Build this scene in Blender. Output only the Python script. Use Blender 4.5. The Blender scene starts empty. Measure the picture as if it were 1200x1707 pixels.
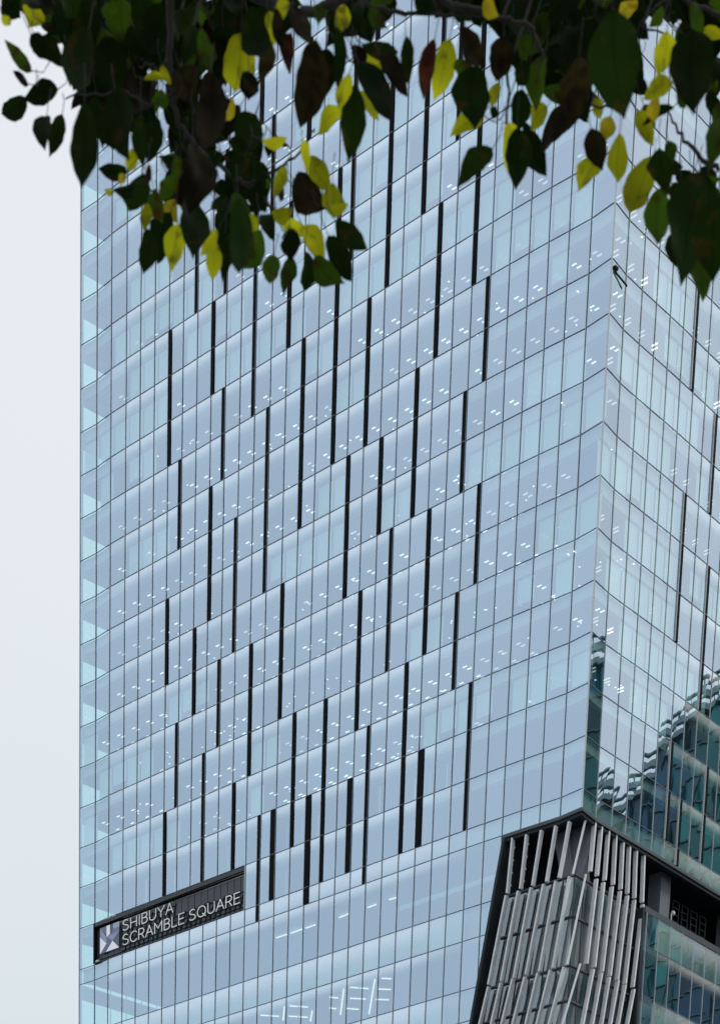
import bpy, bmesh, math, random
from mathutils import Vector, Matrix
random.seed(11)
sc = bpy.context.scene
C = sc.collection
# ------------------------------------------------------------------ camera
cam_d = bpy.data.cameras.new("camera"); cam = bpy.data.objects.new("camera", cam_d); C.objects.link(cam)
RT = Vector((0.99937513, 0.00833767, 0.03434877)); UP = Vector((-0.03534622, 0.23573839, 0.97117355)); FW = Vector((0.0, 0.97178079, -0.23588578))
cam.matrix_world = Matrix(((RT.x, UP.x, -FW.x, 0), (RT.y, UP.y, -FW.y, 0), (RT.z, UP.z, -FW.z, 0), (0, 0, 0, 1)))
cam_d.sensor_fit = 'VERTICAL'; cam_d.sensor_height = 24.0; cam_d.sensor_width = 24.0
cam_d.lens = 3275.876 / 1707 * 24
cam_d.shift_x = (600 - 574.83) / 1707      # architectural shift lens: verticals kept almost parallel
cam_d.shift_y = (3713.77 - 853.5) / 1707
cam_d.clip_start = 0.1; cam_d.clip_end = 5000
cam_d.dof.use_dof = True; cam_d.dof.focus_distance = 260; cam_d.dof.aperture_fstop = 9
sc.camera = cam
# ------------------------------------------------------------------ world, sun, exposure
SUN_EL, SUN_AZ = math.radians(42), math.radians(96)      # azimuth from +Y, clockwise
w = bpy.data.worlds.new("World"); sc.world = w; w.use_nodes = True
nt = w.node_tree; N = nt.nodes; LK = nt.links
for n in list(N): N.remove(n)
out = N.new('ShaderNodeOutputWorld'); bg = N.new('ShaderNodeBackground')
sky = N.new('ShaderNodeTexSky'); sky.sky_type = 'NISHITA'; sky.sun_disc = False
sky.sun_elevation = SUN_EL; sky.sun_rotation = SUN_AZ
sky.dust_density = 3.0
# overcast: the clear sky is seen through a bright sheet of thin cloud
bg.inputs['Strength'].default_value = 0.1
tc = N.new('ShaderNodeTexCoord'); sep = N.new('ShaderNodeSeparateXYZ'); LK.new(tc.outputs['Generated'], sep.inputs[0])
ns = N.new('ShaderNodeTexNoise'); ns.inputs['Scale'].default_value = 1.6; ns.inputs['Detail'].default_value = 4
LK.new(tc.outputs['Generated'], ns.inputs['Vector'])
nr = N.new('ShaderNodeMapRange'); LK.new(ns.outputs['Fac'], nr.inputs['Value'])
nr.inputs['From Min'].default_value = .3; nr.inputs['From Max'].default_value = .7; nr.inputs['To Min'].default_value = .945; nr.inputs['To Max'].default_value = 1.055
el = N.new('ShaderNodeValToRGB'); LK.new(sep.outputs['Z'], el.inputs['Fac'])
cr = el.color_ramp; cr.elements[0].position = 0.0; cr.elements[0].color = (.50, .60, .65, 1)
cr.elements[1].position = 1.0; cr.elements[1].color = (1.0, 1.02, 1.08, 1)
e = cr.elements.new(0.30); e.color = (.745, .812, .85, 1)
e = cr.elements.new(0.62); e.color = (.85, .87, .92, 1)
# thinner, bluer cloud towards the west (-X)
wx = N.new('ShaderNodeMapRange'); LK.new(sep.outputs['X'], wx.inputs['Value'])
wx.inputs['From Min'].default_value = -.2; wx.inputs['From Max'].default_value = -.95; wx.inputs['To Min'].default_value = 0; wx.inputs['To Max'].default_value = 1
blu = N.new('ShaderNodeMix'); blu.data_type = 'RGBA'; blu.blend_type = 'MULTIPLY'
LK.new(wx.outputs['Result'], blu.inputs['Factor']); LK.new(el.outputs['Color'], blu.inputs['A']); blu.inputs['B'].default_value = (.92, .98, 1.04, 1)
m10 = N.new('ShaderNodeVectorMath'); m10.operation = 'SCALE'; LK.new(blu.outputs['Result'], m10.inputs[0])
mm = N.new('ShaderNodeMath'); mm.operation = 'MULTIPLY'; LK.new(nr.outputs['Result'], mm.inputs[0]); mm.inputs[1].default_value = 10.0
LK.new(mm.outputs[0], m10.inputs['Scale'])
mx = N.new('ShaderNodeMix'); mx.data_type = 'RGBA'; mx.inputs['Factor'].default_value = .92
LK.new(sky.outputs['Color'], mx.inputs['A']); LK.new(m10.outputs['Vector'], mx.inputs['B'])
LK.new(mx.outputs['Result'], bg.inputs['Color']); LK.new(bg.outputs[0], out.inputs[0])
sd = bpy.data.lights.new("sun", 'SUN'); sd.energy = .9; sd.angle = math.radians(14); sd.color = (1, .96, .9)
so = bpy.data.objects.new("sun", sd); C.objects.link(so)
sv = Vector((math.sin(SUN_AZ) * math.cos(SUN_EL), math.cos(SUN_AZ) * math.cos(SUN_EL), math.sin(SUN_EL)))
so.rotation_euler = sv.to_track_quat('Z', 'Y').to_euler(); so.location = (0, 0, 60)
sc.view_settings.view_transform = 'Standard'; sc.view_settings.look = 'None'; sc.view_settings.exposure = 0; sc.view_settings.gamma = 1
sc.render.engine = 'CYCLES'
sc.cycles.max_bounces = 8; sc.cycles.transparent_max_bounces = 16; sc.cycles.transmission_bounces = 4
sc.cycles.caustics_reflective = False; sc.cycles.caustics_refractive = False
# ------------------------------------------------------------------ materials
def mat(name, col=(.5, .5, .5), rough=.5, metal=0., spec=.5, emit=None, estr=0, var=0., vscale=3.0):
    m = bpy.data.materials.new(name); m.use_nodes = True
    b = m.node_tree.nodes['Principled BSDF']
    b.inputs['Base Color'].default_value = (*col, 1); b.inputs['Roughness'].default_value = rough
    b.inputs['Metallic'].default_value = metal; b.inputs['Specular IOR Level'].default_value = spec
    if emit: b.inputs['Emission Color'].default_value = (*emit, 1); b.inputs['Emission Strength'].default_value = estr
    if var:
        n = m.node_tree.nodes; l = m.node_tree.links
        t = n.new('ShaderNodeTexCoord'); x = n.new('ShaderNodeTexNoise'); x.inputs['Scale'].default_value = vscale; x.inputs['Detail'].default_value = 5
        l.new(t.outputs['Object'], x.inputs['Vector'])
        r = n.new('ShaderNodeValToRGB'); l.new(x.outputs['Fac'], r.inputs['Fac'])
        r.color_ramp.elements[0].position = .3; r.color_ramp.elements[1].position = .7
        r.color_ramp.elements[0].color = tuple(c * (1 - var) for c in col) + (1,)
        r.color_ramp.elements[1].color = tuple(min(1, c * (1 + var)) for c in col) + (1,)
        l.new(r.outputs['Color'], b.inputs['Base Color'])
    return m
def glass(name, R, T, wave=.004, rough=0.0, pillow=0.0):
    m = bpy.data.materials.new(name); m.use_nodes = True; n = m.node_tree.nodes; l = m.node_tree.links
    for q in list(n): n.remove(q)
    o = n.new('ShaderNodeOutputMaterial'); g = n.new('ShaderNodeBsdfGlossy'); t = n.new('ShaderNodeBsdfTransparent'); a = n.new('ShaderNodeAddShader')
    g.inputs['Roughness'].default_value = rough
    t.inputs['Color'].default_value = (*T, 1)
    tc = n.new('ShaderNodeTexCoord')
    # each pane leaves the furnace a little different: slight tint and reflectance variation per pane (face colour attribute)
    at = n.new('ShaderNodeAttribute'); at.attribute_name = 'pane'
    mr = n.new('ShaderNodeMapRange'); l.new(at.outputs['Fac'], mr.inputs['Value']); mr.inputs['To Min'].default_value = .955; mr.inputs['To Max'].default_value = 1.045
    sc_ = n.new('ShaderNodeVectorMath'); sc_.operation = 'SCALE'; sc_.inputs[0].default_value = R; l.new(mr.outputs['Result'], sc_.inputs['Scale'])
    l.new(sc_.outputs['Vector'], g.inputs['Color'])
    # roller-wave and pillow distortion of toughened glass
    mp = n.new('ShaderNodeMapping'); mp.inputs['Scale'].default_value = (1, 1, .55)
    l.new(tc.outputs['Object'], mp.inputs['Vector'])
    x = n.new('ShaderNodeTexNoise'); x.inputs['Scale'].default_value = .55; x.inputs['Detail'].default_value = .6; x.inputs['Roughness'].default_value = .4
    l.new(mp.outputs[0], x.inputs['Vector'])
    b = n.new('ShaderNodeBump'); b.inputs['Strength'].default_value = 1; b.inputs['Distance'].default_value = 1.0
    pu = n.new('ShaderNodeAttribute'); pu.attribute_name = 'across'       # pillow shape across each pane
    p1 = n.new('ShaderNodeMath'); p1.operation = 'SUBTRACT'; l.new(pu.outputs['Fac'], p1.inputs[0]); p1.inputs[1].default_value = .5
    p2 = n.new('ShaderNodeMath'); p2.operation = 'MULTIPLY'; l.new(p1.outputs[0], p2.inputs[0]); l.new(p1.outputs[0], p2.inputs[1])
    p3 = n.new('ShaderNodeMath'); p3.operation = 'MULTIPLY'; l.new(p2.outputs[0], p3.inputs[0]); p3.inputs[1].default_value = 4 * pillow
    p4 = n.new('ShaderNodeMath'); p4.operation = 'MULTIPLY_ADD'; l.new(x.outputs['Fac'], p4.inputs[0]); p4.inputs[1].default_value = wave; l.new(p3.outputs[0], p4.inputs[2])
    l.new(p4.outputs[0], b.inputs['Height']); l.new(b.outputs['Normal'], g.inputs['Normal'])
    # cove's sky-lit glow painted into the glass: whitish under the transom, fading downwards
    af = n.new('ShaderNodeAttribute'); af.attribute_name = 'cove_glow'; av = n.new('ShaderNodeAttribute'); av.attribute_name = 'below_head'
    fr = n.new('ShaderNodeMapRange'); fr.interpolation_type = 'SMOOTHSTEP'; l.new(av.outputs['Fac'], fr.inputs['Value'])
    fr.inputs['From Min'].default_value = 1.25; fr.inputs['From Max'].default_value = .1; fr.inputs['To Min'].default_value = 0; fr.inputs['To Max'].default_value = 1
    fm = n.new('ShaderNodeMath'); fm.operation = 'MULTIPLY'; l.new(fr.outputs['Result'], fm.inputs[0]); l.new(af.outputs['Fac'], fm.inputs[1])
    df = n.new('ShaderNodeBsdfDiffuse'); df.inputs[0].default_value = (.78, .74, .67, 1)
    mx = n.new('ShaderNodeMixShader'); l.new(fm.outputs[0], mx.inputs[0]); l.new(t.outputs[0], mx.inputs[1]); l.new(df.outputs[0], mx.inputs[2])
    l.new(g.outputs[0], a.inputs[0]); l.new(mx.outputs[0], a.inputs[1]); l.new(a.outputs[0], o.inputs[0])
    return m
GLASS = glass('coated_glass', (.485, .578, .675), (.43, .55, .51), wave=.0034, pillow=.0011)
FRAME = mat('grey_aluminium', (.18, .24, .30), .45, .0, .4)
PALE = mat('pale_aluminium', (.70, .74, .78), .35, .0, .5)
BLACK = mat('black_recess', (.006, .008, .011), .7, 0, .1)
COVE = mat('white_cove', (.88, .86, .82), .7, 0, .2)
FASC = mat('grey_fascia', (.50, .54, .54), .7, 0, .2)
CEIL = mat('ceiling', (.30, .31, .34), .9, 0, .1)
COREM = mat('core_wall', (.18, .2, .22), .9, 0, .1, var=.2, vscale=.3)
LAMP = mat('lamp_strip', (1, 1, 1), .5, emit=(1.0, .99, .93), estr=1.25)
LAMP2 = mat('lamp_strip_dim', (1, 1, 1), .5, emit=(1.0, .97, .88), estr=.65)
LAMPDIM = mat('track_light', (1, 1, 1), .5, emit=(1.0, .94, .82), estr=1.0)
SOFF = mat('soffit_metal', (.10, .115, .13), .5, .2, .4)
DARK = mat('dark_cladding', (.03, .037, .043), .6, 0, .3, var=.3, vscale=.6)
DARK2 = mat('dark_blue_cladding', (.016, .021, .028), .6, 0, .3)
LOUV = mat('brushed_aluminium', (.88, .90, .91), .4, .0, .5, var=.1, vscale=1.2)
GREYP = mat('grey_column', (.20, .22, .245), .7, 0, .3, var=.1, vscale=.5)
WHITEM = mat('white_metal', (.75, .76, .75), .4)
LGLASS = glass('lantern_glass', (.27, .29, .30), (.5, .52, .51), wave=.0008, rough=.14)
GREYW = mat('lantern_wall', (.5, .51, .51), .8, var=.2, vscale=.4)
def blind_mat():
    m = bpy.data.materials.new('roller_screen'); m.use_nodes = True; n = m.node_tree.nodes; l = m.node_tree.links
    for q in list(n): n.remove(q)
    o = n.new('ShaderNodeOutputMaterial'); d = n.new('ShaderNodeBsdfDiffuse'); d.inputs[0].default_value = (.84, 1.0, .95, 1)
    t = n.new('ShaderNodeBsdfTransparent'); t.inputs[0].default_value = (1, 1, 1, 1); tr = n.new('ShaderNodeBsdfTranslucent'); tr.inputs[0].default_value = (.8, .9, .9, 1)
    a = n.new('ShaderNodeMixShader'); a.inputs[0].default_value = .12; l.new(d.outputs[0], a.inputs[1]); l.new(tr.outputs[0], a.inputs[2])
    b = n.new('ShaderNodeMixShader'); b.inputs[0].default_value = .1; l.new(a.outputs[0], b.inputs[1]); l.new(t.outputs[0], b.inputs[2]); l.new(b.outputs[0], o.inputs[0])
    return m
BLIND = blind_mat()
# ------------------------------------------------------------------ helpers
def link(name, me, parent=None, mats=()):
    o = bpy.data.objects.new(name, me); C.objects.link(o)
    for m in mats: me.materials.append(m)
    if parent: o.parent = parent
    return o
class MB:
    def __init__(s): s.v = []; s.f = []; s.mi = []; s.pa = []
    def face(s, pts, mi=0, pa=.5):
        i = len(s.v); s.v += [tuple(p) for p in pts]; s.f.append(tuple(range(i, i + len(pts)))); s.mi.append(mi); s.pa.append(pa)
    def prism(s, base, top, mi=0):          # two matching rings
        n = len(base); i = len(s.v); s.v += [tuple(p) for p in base] + [tuple(p) for p in top]
        s.f.append(tuple(range(i + n - 1, i - 1, -1))); s.f.append(tuple(range(i + n, i + 2 * n)))
        for k in range(n): s.f.append((i + k, i + (k + 1) % n, i + n + (k + 1) % n, i + n + k))
        s.mi += [mi] * (n + 2); s.pa += [.5] * (n + 2)
    def bar(s, a, b, u, v, mi=0):           # box from a to b, half extents vectors u and v
        a, b, u, v = Vector(a), Vector(b), Vector(u), Vector(v)
        s.prism([a - u - v, a + u - v, a + u + v, a - u + v], [b - u - v, b + u - v, b + u + v, b - u + v], mi)
    def build(s, name, mats, parent=None, smooth=False):
        me = bpy.data.meshes.new(name); me.from_pydata(s.v, [], s.f)
        o = link(name, me, parent, mats if isinstance(mats, (list, tuple)) else [mats])
        me.polygons.foreach_set('material_index', s.mi)
        at = me.attributes.new('pane', 'FLOAT', 'FACE'); at.data.foreach_set('value', s.pa)
        if smooth: me.polygons.foreach_set('use_smooth', [True] * len(s.f))
        me.update()
        return o
def empty(name, loc=(0, 0, 0)):
    o = bpy.data.objects.new(name, None); C.objects.link(o); o.location = loc; return o
def tag(o, label=None, cat=None, group=None, kind=None):
    if label: o['label'] = label
    if cat: o['category'] = cat
    if group: o['group'] = group
    if kind: o['kind'] = kind
    return o
Z = Vector((0, 0, 1))
GZ = -1.6                                   # street level, the camera is at eye height
# ------------------------------------------------------------------ ground
g = MB(); g.face([(-3000, -3000, GZ), (3000, -3000, GZ), (3000, 3000, GZ), (-3000, 3000, GZ)])
go = g.build('ground', mat('asphalt_ground', (.06, .06, .062), .9, var=.3, vscale=.05)); tag(go, kind='structure')
g = MB(); g.prism([(-60, -6, GZ + .004), (60, -6, GZ + .004), (60, 8, GZ + .004), (-60, 8, GZ + .004)], [(-60, -6, GZ + .12), (60, -6, GZ + .12), (60, 8, GZ + .12), (-60, 8, GZ + .12)])
go = g.build('pavement', mat('paving', (.25, .24, .23), .8, var=.2, vscale=1.5)); tag(go, kind='structure')
# ------------------------------------------------------------------ tower geometry
PL = [[-38.081,271.107],[-35.964,269.398],[-34.08,267.43],[-32.147,265.654],[-30.363,264.048],[-28.593,262.45],[-26.844,260.869],[-25.121,259.301],[-23.413,257.744],[-21.714,256.194],[-20.023,254.648],[-18.325,253.096],[-16.608,251.532],[-14.88,249.961],[-13.148,248.386],[-11.427,246.816],[-9.709,245.252],[-7.993,243.694],[-6.281,242.143],[-4.578,240.597],[-2.884,239.054],[-1.189,237.506],[0.527,235.944],[2.244,234.378],[3.96,232.815],[5.673,231.261],[7.394,229.715],[9.128,228.179],[10.872,226.655],[12.62,225.139],[14.398,223.657],[16.309,222.052],[18.247,219.898],[19.821,222.019],[21.594,223.932],[23.174,225.578],[24.731,227.208],[26.253,228.828],[27.744,230.446],[29.234,232.072],[30.716,233.701],[32.196,235.334],[33.684,236.968]]
P = [Vector((x, y, 0)) for x, y in PL]
tL = Vector((.74013951, -.67245335, 0)); tR = Vector((.67812231, .73494907, 0))
nL = Vector((-.67245335, -.74013951, 0)); nR = Vector((.73494907, -.67812231, 0))     # outward
I0 = Vector((18.0745, 220.0506, 0))
for i in range(14): P.append(P[-1] + tR * 2.21)
NC = len(P) - 1                             # last column of the right face
def pt(side, s, z, inset=0.):               # s metres from the corner along a face, inset behind it
    if side == 'L': return I0 - tL * s - nL * inset + Z * z
    return I0 + tR * s - nR * inset + Z * z
def sL(p): return (p - I0).dot(-tL)
def sR(p): return (p - I0).dot(tR)
Z0 = 139.2719
def zk(k):
    z = Z0 - 4.25 * k
    return z - .16295 * min(max(k - 9, 0), 1) - .24301 * min(max(k - 10, 0), 1)
ZR = [zk(k) for k in range(-16, 12)] + [90.47, 84.85, 81.9, 77.3, 74.3]      # every transom line from the roof down
low = 69.6
while low > 4: ZR.append(low); ZR.append(low - 2.9); low -= 7.5
ZR.append(GZ)
SD = Vector((.766, .643, 0)); SN = Vector((-SD.y, SD.x, 0))
NB = P[0] + SD * 46                      # far end of the hidden north face
EB = P[NC] + (-nR) * 46
BK = NB + tL * 20
ring = P + [EB, NB]
# offset polygon inwards
def offset(poly, d):
    n = len(poly); o = []
    for i in range(n):
        a, b, c = poly[i - 1], poly[i], poly[(i + 1) % n]
        e1 = (b - a).normalized(); e2 = (c - b).normalized()
        n1 = Vector((-e1.y, e1.x, 0)); n2 = Vector((-e2.y, e2.x, 0)); m = (n1 + n2)
        m = m / max(m.length, 1e-6); o.append(b + m * (d / max(m.dot(n1), .3)))
    return o
tower = empty('office_tower', (18.2, 219.9, GZ))
tag(tower, 'tall office tower with pale blue glass, black slots and a slatted lower corner', 'building')
TI = Matrix.Translation((-18.2, -219.9, -GZ))
def own(o, par=tower):                      # keep world coordinates under the tower's empty
    o.parent = par
    if par is tower: o.matrix_parent_inverse = TI
    return o
def sedge(z): return 9.58 + .204 * (90.4 - z) if z > 60 else 15.8
# ---- one storey of one face: panes, then its frame
def clip(poly, f):
    o = []
    for i in range(len(poly)):
        a, b = poly[i - 1], poly[i]; fa, fb = f(a), f(b)
        if (fa >= 0) != (fb >= 0): t = fa / (fa - fb); o.append((a[0] + (b[0] - a[0]) * t, a[1] + (b[1] - a[1]) * t))
        if fb >= 0: o.append(b)
    return o
COVE_GLOW = .62  # strength of the cove glow painted at the pane heads
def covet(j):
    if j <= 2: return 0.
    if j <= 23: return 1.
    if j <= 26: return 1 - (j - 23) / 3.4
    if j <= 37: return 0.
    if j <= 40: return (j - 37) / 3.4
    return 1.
def jit(): return random.gauss(0, .0035)
def band(face, zt, zb, skip=()):
    G = MB(); F = MB(); VT = []; FR = []; AC = []
    cols = range(0, 32) if face == 'L' else range(32, NC)
    nn = nL if face == 'L' else nR
    cut = None
    if face == 'L' and zt < 90.6: cut = lambda q: q[0] - sedge(q[1])
    if face == 'R' and zt < 90.6: cut = lambda q: q[0] - 11.75
    for j in cols:
        if j in skip: continue
        a, b = P[j], P[j + 1]
        d = (b - a).normalized(); n = Vector((d.y, -d.x, 0)); L = (b - a).length
        sf = sL if face == 'L' else sR
        sa, sb = sf(a), sf(b)
        poly = [(sa, zb), (sb, zb), (sb, zt), (sa, zt)]
        if cut:
            poly = clip(poly, cut)
            if len(poly) < 3: continue
        j1, j2, j3, j4 = jit(), jit(), jit(), jit()
        pts = []
        for s_, z_ in poly:
            u = (s_ - sa) / (sb - sa); v = (z_ - zb) / (zt - zb)
            off = (j1 * (1 - u) + j2 * u) * (1 - v) + (j3 * (1 - u) + j4 * u) * v
            pts.append(a + (b - a) * u + n * off + Z * z_)
        G.face(pts, 0, random.random()); VT += [(zt - z_) * (.55 if zt - zb < 3.2 else 1) for s_, z_ in poly]; AC += [(s_ - sa) / (sb - sa) for s_, z_ in poly]; FR.append((covet(j) + covet(j + 1)) * .5 * COVE_GLOW * (1 if face == 'L' else .75))
        # mullion at the start of the pane
        zlo = zb; ok = True
        if cut and face == 'L':
            if sa < sedge(zt): ok = False
            elif sa < sedge(zb): zlo = 90.4 - (sa - 9.58) / .204
        if cut and face == 'R' and sa < 11.75: ok = False
        if ok and zt - zlo > .05:
            F.bar(a + n * .045 + Z * zlo, a + n * .045 + Z * zt, d * .018, n * .03, 1)
            F.bar(a + d * .042 + n * .03 + Z * zlo, a + d * .042 + n * .03 + Z * zt, d * .024, n * .022, 0)
        # transom on the lower line
        u0, u1 = 0, 1
        if cut:
            us = [(p_[0] - sa) / (sb - sa) for p_ in poly if abs(p_[1] - zb) < 1e-4]
            if len(us) < 2: continue
            u0, u1 = min(us), max(us)
        A_ = a + (b - a) * u0; B_ = a + (b - a) * u1
        F.bar(A_ + n * .025 + Z * (zb + .003), B_ + n * .025 + Z * (zb + .003), n * .022, Z * .026, 0)
    if not G.f: return None
    o = own(G.build('window_band', GLASS)); me = o.data
    me.attributes.new('below_head', 'FLOAT', 'POINT').data.foreach_set('value', VT); me.attributes.new('across', 'FLOAT', 'POINT').data.foreach_set('value', AC); me.attributes.new('cove_glow', 'FLOAT', 'FACE').data.foreach_set('value', FR)
    f = F.build('frame', [FRAME, PALE]); f.parent = o
    return o
vis = len([z for z in ZR if z > 62])
for i in range(vis):
    k = i - 16
    for face in 'LR':
        zt, zb = ZR[i], ZR[i + 1]
        if face == 'R' and 84.85 - .01 < zb and zt < 90.6: continue        # open terrace
        skip = set(range(1, 12)) if (face == 'L' and k == 10) else ()
        if skip: band(face, zt, zb, set(range(1, 32))); skip = set(range(0, 12))
        band(face, zt, zb, skip)
        if face == 'R' and abs(zt - 84.85) < .1: pass
# storeys below the picture: one part for each face
def lower(face):
    G = MB(); F = MB(); cols = range(0, 26) if face == 'L' else range(38, NC); nn = nL if face == 'L' else nR
    for i in range(vis, len(ZR) - 1):
        zt, zb = ZR[i], ZR[i + 1]
        for j in cols:
            a, b = P[j], P[j + 1]; d = (b - a).normalized(); n = Vector((d.y, -d.x, 0))
            G.face([a + Z * zb, b + Z * zb, b + Z * zt, a + Z * zt], 0, random.random())
            F.bar(a + n * .045 + Z * zb, a + n * .045 + Z * zt, d * .03, n * .04, 0)
            F.bar(a + n * .04 + Z * zb, b + n * .04 + Z * zb, n * .036, Z * .045, 0)
    o = own(G.build('lower_facade', GLASS)); F.build('frame', [FRAME]).parent = o
lower('L'); lower('R')
# ---- hidden north face (seen from inside through the left corner) and rear
G = MB(); F = MB()
for i in range(len(ZR) - 1):
    zt, zb = ZR[i], ZR[i + 1]
    for q in range(20):
        a = P[0] + SD * (2.3 * q); b = P[0] + SD * (2.3 * (q + 1)); n = SN
        G.face([b + Z * zb, a + Z * zb, a + Z * zt, b + Z * zt], 0, random.random())
        F.bar(b + Z * zb, b + Z * zt, SD * .04, n * .05, 0)
    F.bar(P[0] + Z * zb, NB + Z * zb, n * .05, Z * .05, 0)
    if zt - zb > 3.5: F.bar(P[0] + SD * .1 - SN * .12 + Z * (zt - .8), NB - SN * .12 + Z * (zt - .8), n * .05, Z * .78, 1)
    F.bar(P[0] + SD * .2 - SN * .1 + Z * zb, P[0] + SD * .2 - SN * .1 + Z * zt, SD * .12, SN * .04, 1)
CLEARG = glass('clear_glass', (.10, .11, .12), (.46, .60, .55), wave=.004)
o = own(G.build('side_facade', CLEARG)); F.build('frame', [FRAME, FASC]).parent = o
G = MB(); G.face([NB + Z * GZ, EB + Z * GZ, EB + Z * ZR[0], NB + Z * ZR[0]]); G.face([EB + Z * GZ, P[NC] + Z * GZ, P[NC] + Z * ZR[0], EB + Z * ZR[0]])
own(G.build('rear_facade', mat('rear_panel', (.2, .24, .28), .3)))
F = MB()
F.bar(P[32] + nL * .05 + Z * 90.4, P[32] + nL * .05 + Z * ZR[0], tL * .03, nL * .05)
F.bar(P[0] + Z * GZ + tL * .02, P[0] + Z * ZR[0] + tL * .02, tL * .06, nL * .06)
own(F.build('corner_trim', [PALE]))
# roof
G = MB(); r1 = offset(ring, .02); G.prism([p + Z * (ZR[0] + .01) for p in r1], [p + Z * (ZR[0] + 1.0) for p in r1]); own(G.build('roof', mat('roof_membrane', (.3, .3, .3), .9)))
# core
cr_ = offset([P[0], P[26], P[32], P[38], P[NC], EB, NB], 13)
G = MB(); G.prism([p + Z * GZ for p in cr_], [p + Z * (ZR[0] - 1) for p in cr_]); own(G.build('core', COREM))
# ---- slabs: ceiling, curved white cove behind the glass, flat fascia near the corners
o12 = offset(ring, .14); o90 = offset(ring, .95)
def strip_profile(t, zt, zc):
    # t = 1: convex cove from the glass head back to the ceiling; t = 0: flat fascia
    h = zt - zc; pr = []
    for q in range(9):
        a = q / 8 * math.pi / 2
        cx = .14 + .81 * (1 - math.cos(a)); cz = zt - h * math.sin(a)
        # flat: straight down at .35 then back
        fx = [.14, .35, .35, .35, .35, .35, .55, .75, .95][q]; fz = zt - h * [0, .02, .25, .5, .75, 1, 1, 1, 1][q]
        pr.append((cx * t + fx * (1 - t), cz * t + fz * (1 - t)))
    return pr
offs = {}
def inset_pt(j, d):
    u = (d - .14) / .81
    return o12[j] * (1 - u) + o90[j] * u
def slab(zt, zc, cols):
    S = MB()
    zt2 = zt - .06
    for j in cols:
        ta, tb = covet(j), covet(j + 1)
        pa, pb = strip_profile(ta, zt2, zc), strip_profile(tb, zt2, zc)
        m = 1 if (ta + tb) < .8 else 0
        for q in range(8):
            S.face([inset_pt(j, pa[q][0]) + Z * pa[q][1], inset_pt(j, pa[q + 1][0]) + Z * pa[q + 1][1],
                    inset_pt(j + 1, pb[q + 1][0]) + Z * pb[q + 1][1], inset_pt(j + 1, pb[q][0]) + Z * pb[q][1]], m)
    o = own(S.build('cove', [COVE, FASC], smooth=True))
    return o
slabs = [(zk(k), zk(k) - .98) for k in range(-16, 11)] + [(zk(11), 90.55), (84.85, 81.95), (77.3, 74.4), (69.6, 66.8)]
for zt, zc in slabs:
    if zt > 90.6:
        poly = o90; cols = range(0, NC)
    else:
        se = sedge((zt + zc) / 2) + .6
        jl = [j for j in range(0, 32) if sL(P[j + 1]) > se - .2]; jr = [j for j in range(33, NC) if sR(P[j]) > 12]
        poly = [o90[j] for j in range(0, jl[-1] + 1)] + [pt('L', se, 0, .95), pt('L', se, 0, 4.0), pt('L', 4.0, 0, 4.0), pt('R', 11.9, 0, 4.0), pt('R', 11.9, 0, .95)] + [o90[j] for j in range(jr[0], NC + 1)] + o90[-2:]
        cols = [j for j in jl[:-1]] + jr
    S = MB(); S.prism([p + Z * zc for p in poly], [p + Z * (zt - .08) for p in poly])
    sl = own(S.build('ceiling', [CEIL]))
    c = slab(zt, zc, cols); c.parent = sl; c.matrix_parent_inverse = Matrix.Identity(4)
# interior side ends so that rooms are closed near the sloping cut
# ---- black slots between panes
FINS = [(6,-3,0,0),(9,-3,-1,0),(8,-6,-3,1),(10,-6,-3,1),(12,-5,0,1),(14,-4,-1,0),(15,-1,3,0),(17,-4,2,0),(19,-1,2,0),(18,-6,-2,1),(20,-5,-1,0),(22,-5,-2,0),(23,-2,1,0),
(25,-5,0,0),(24,-6,-3,1),(23,-7,-5,1),(19,-8,-6,0),(12,-8,-6,0),(13,-6,-4,1),(15,-7,-5,0),(26,0,2,1),(22,1,4,0),(25,2,4,1),(20,2,4,0),(18,2,5,0),(26,4,6,1),(23,4,7,0),(21,4,7,1),
(19,5,8,0),(25,6,8,1),(22,7,11,0),(26,8,11,1),(14,4,7,0),(13,0,4,1),(10,-1,1,1),(9,1,4,0),(11,2,5,1),(7,0,2,1),(6,3,5,0),(8,4,6,0),(10,5,7,1),(12,5,8,0),(7,6,8,1),(9,7,10,1),
(11,8,10,0),(6,8,10,0),(17,7,11,0),(15,7,10,0),(20,8,12,1),(19,9,11,3),(16,9,12,2),(14,9,11,3),(13,9,12,1),(23,9,11,2),
(38,0,2,1),(40,2,4,1),(38,4,7,1),(40,5,8,0),(38,9,11,0),(39,10,12,0),(41,9,11,0),(44,7,10,0),(43,3,6,1),(42,-2,1,0),(45,-1,3,0),(46,5,8,1)]
def zl(k): return 90.47 if k == 12 else zk(k)
for j, k0, k1, sd_ in FINS:
    a, b = P[j], P[min(j + 1, NC)]
    if sd_ in (1, 3): b = P[j]; a = P[j - 1]
    d = (b - a).normalized(); n = Vector((d.y, -d.x, 0))
    wd = .44 if sd_ < 2 else .74
    lo = 0.0 if sd_ in (0, 2) else -wd
    base = P[j]
    F = MB(); zt, zb = zl(k0) - .05, zl(k1) + .05
    c = base + d * (lo + wd / 2 + (.02 if lo == 0 else -.0))
    F.bar(c + n * .045 + Z * zb, c + n * .045 + Z * zt, d * (wd / 2), n * .065, 0)
    e0 = base + d * (lo - .03)
    F.bar(e0 + n * .05 + Z * zb, e0 + n * .05 + Z * zt, d * .028, n * .07, 1)
    # joint plates where the slot crosses a floor
    for k in range(k0 + 1, k1):
        F.bar(c - d * (wd / 2 - .01) + n * .085 + Z * (zl(k)), c + d * (wd / 2 - .01) + n * .085 + Z * (zl(k)), n * .03, Z * .05, 2)
    own(F.build('dark_fin', [BLACK, PALE, SOFF]))
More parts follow.
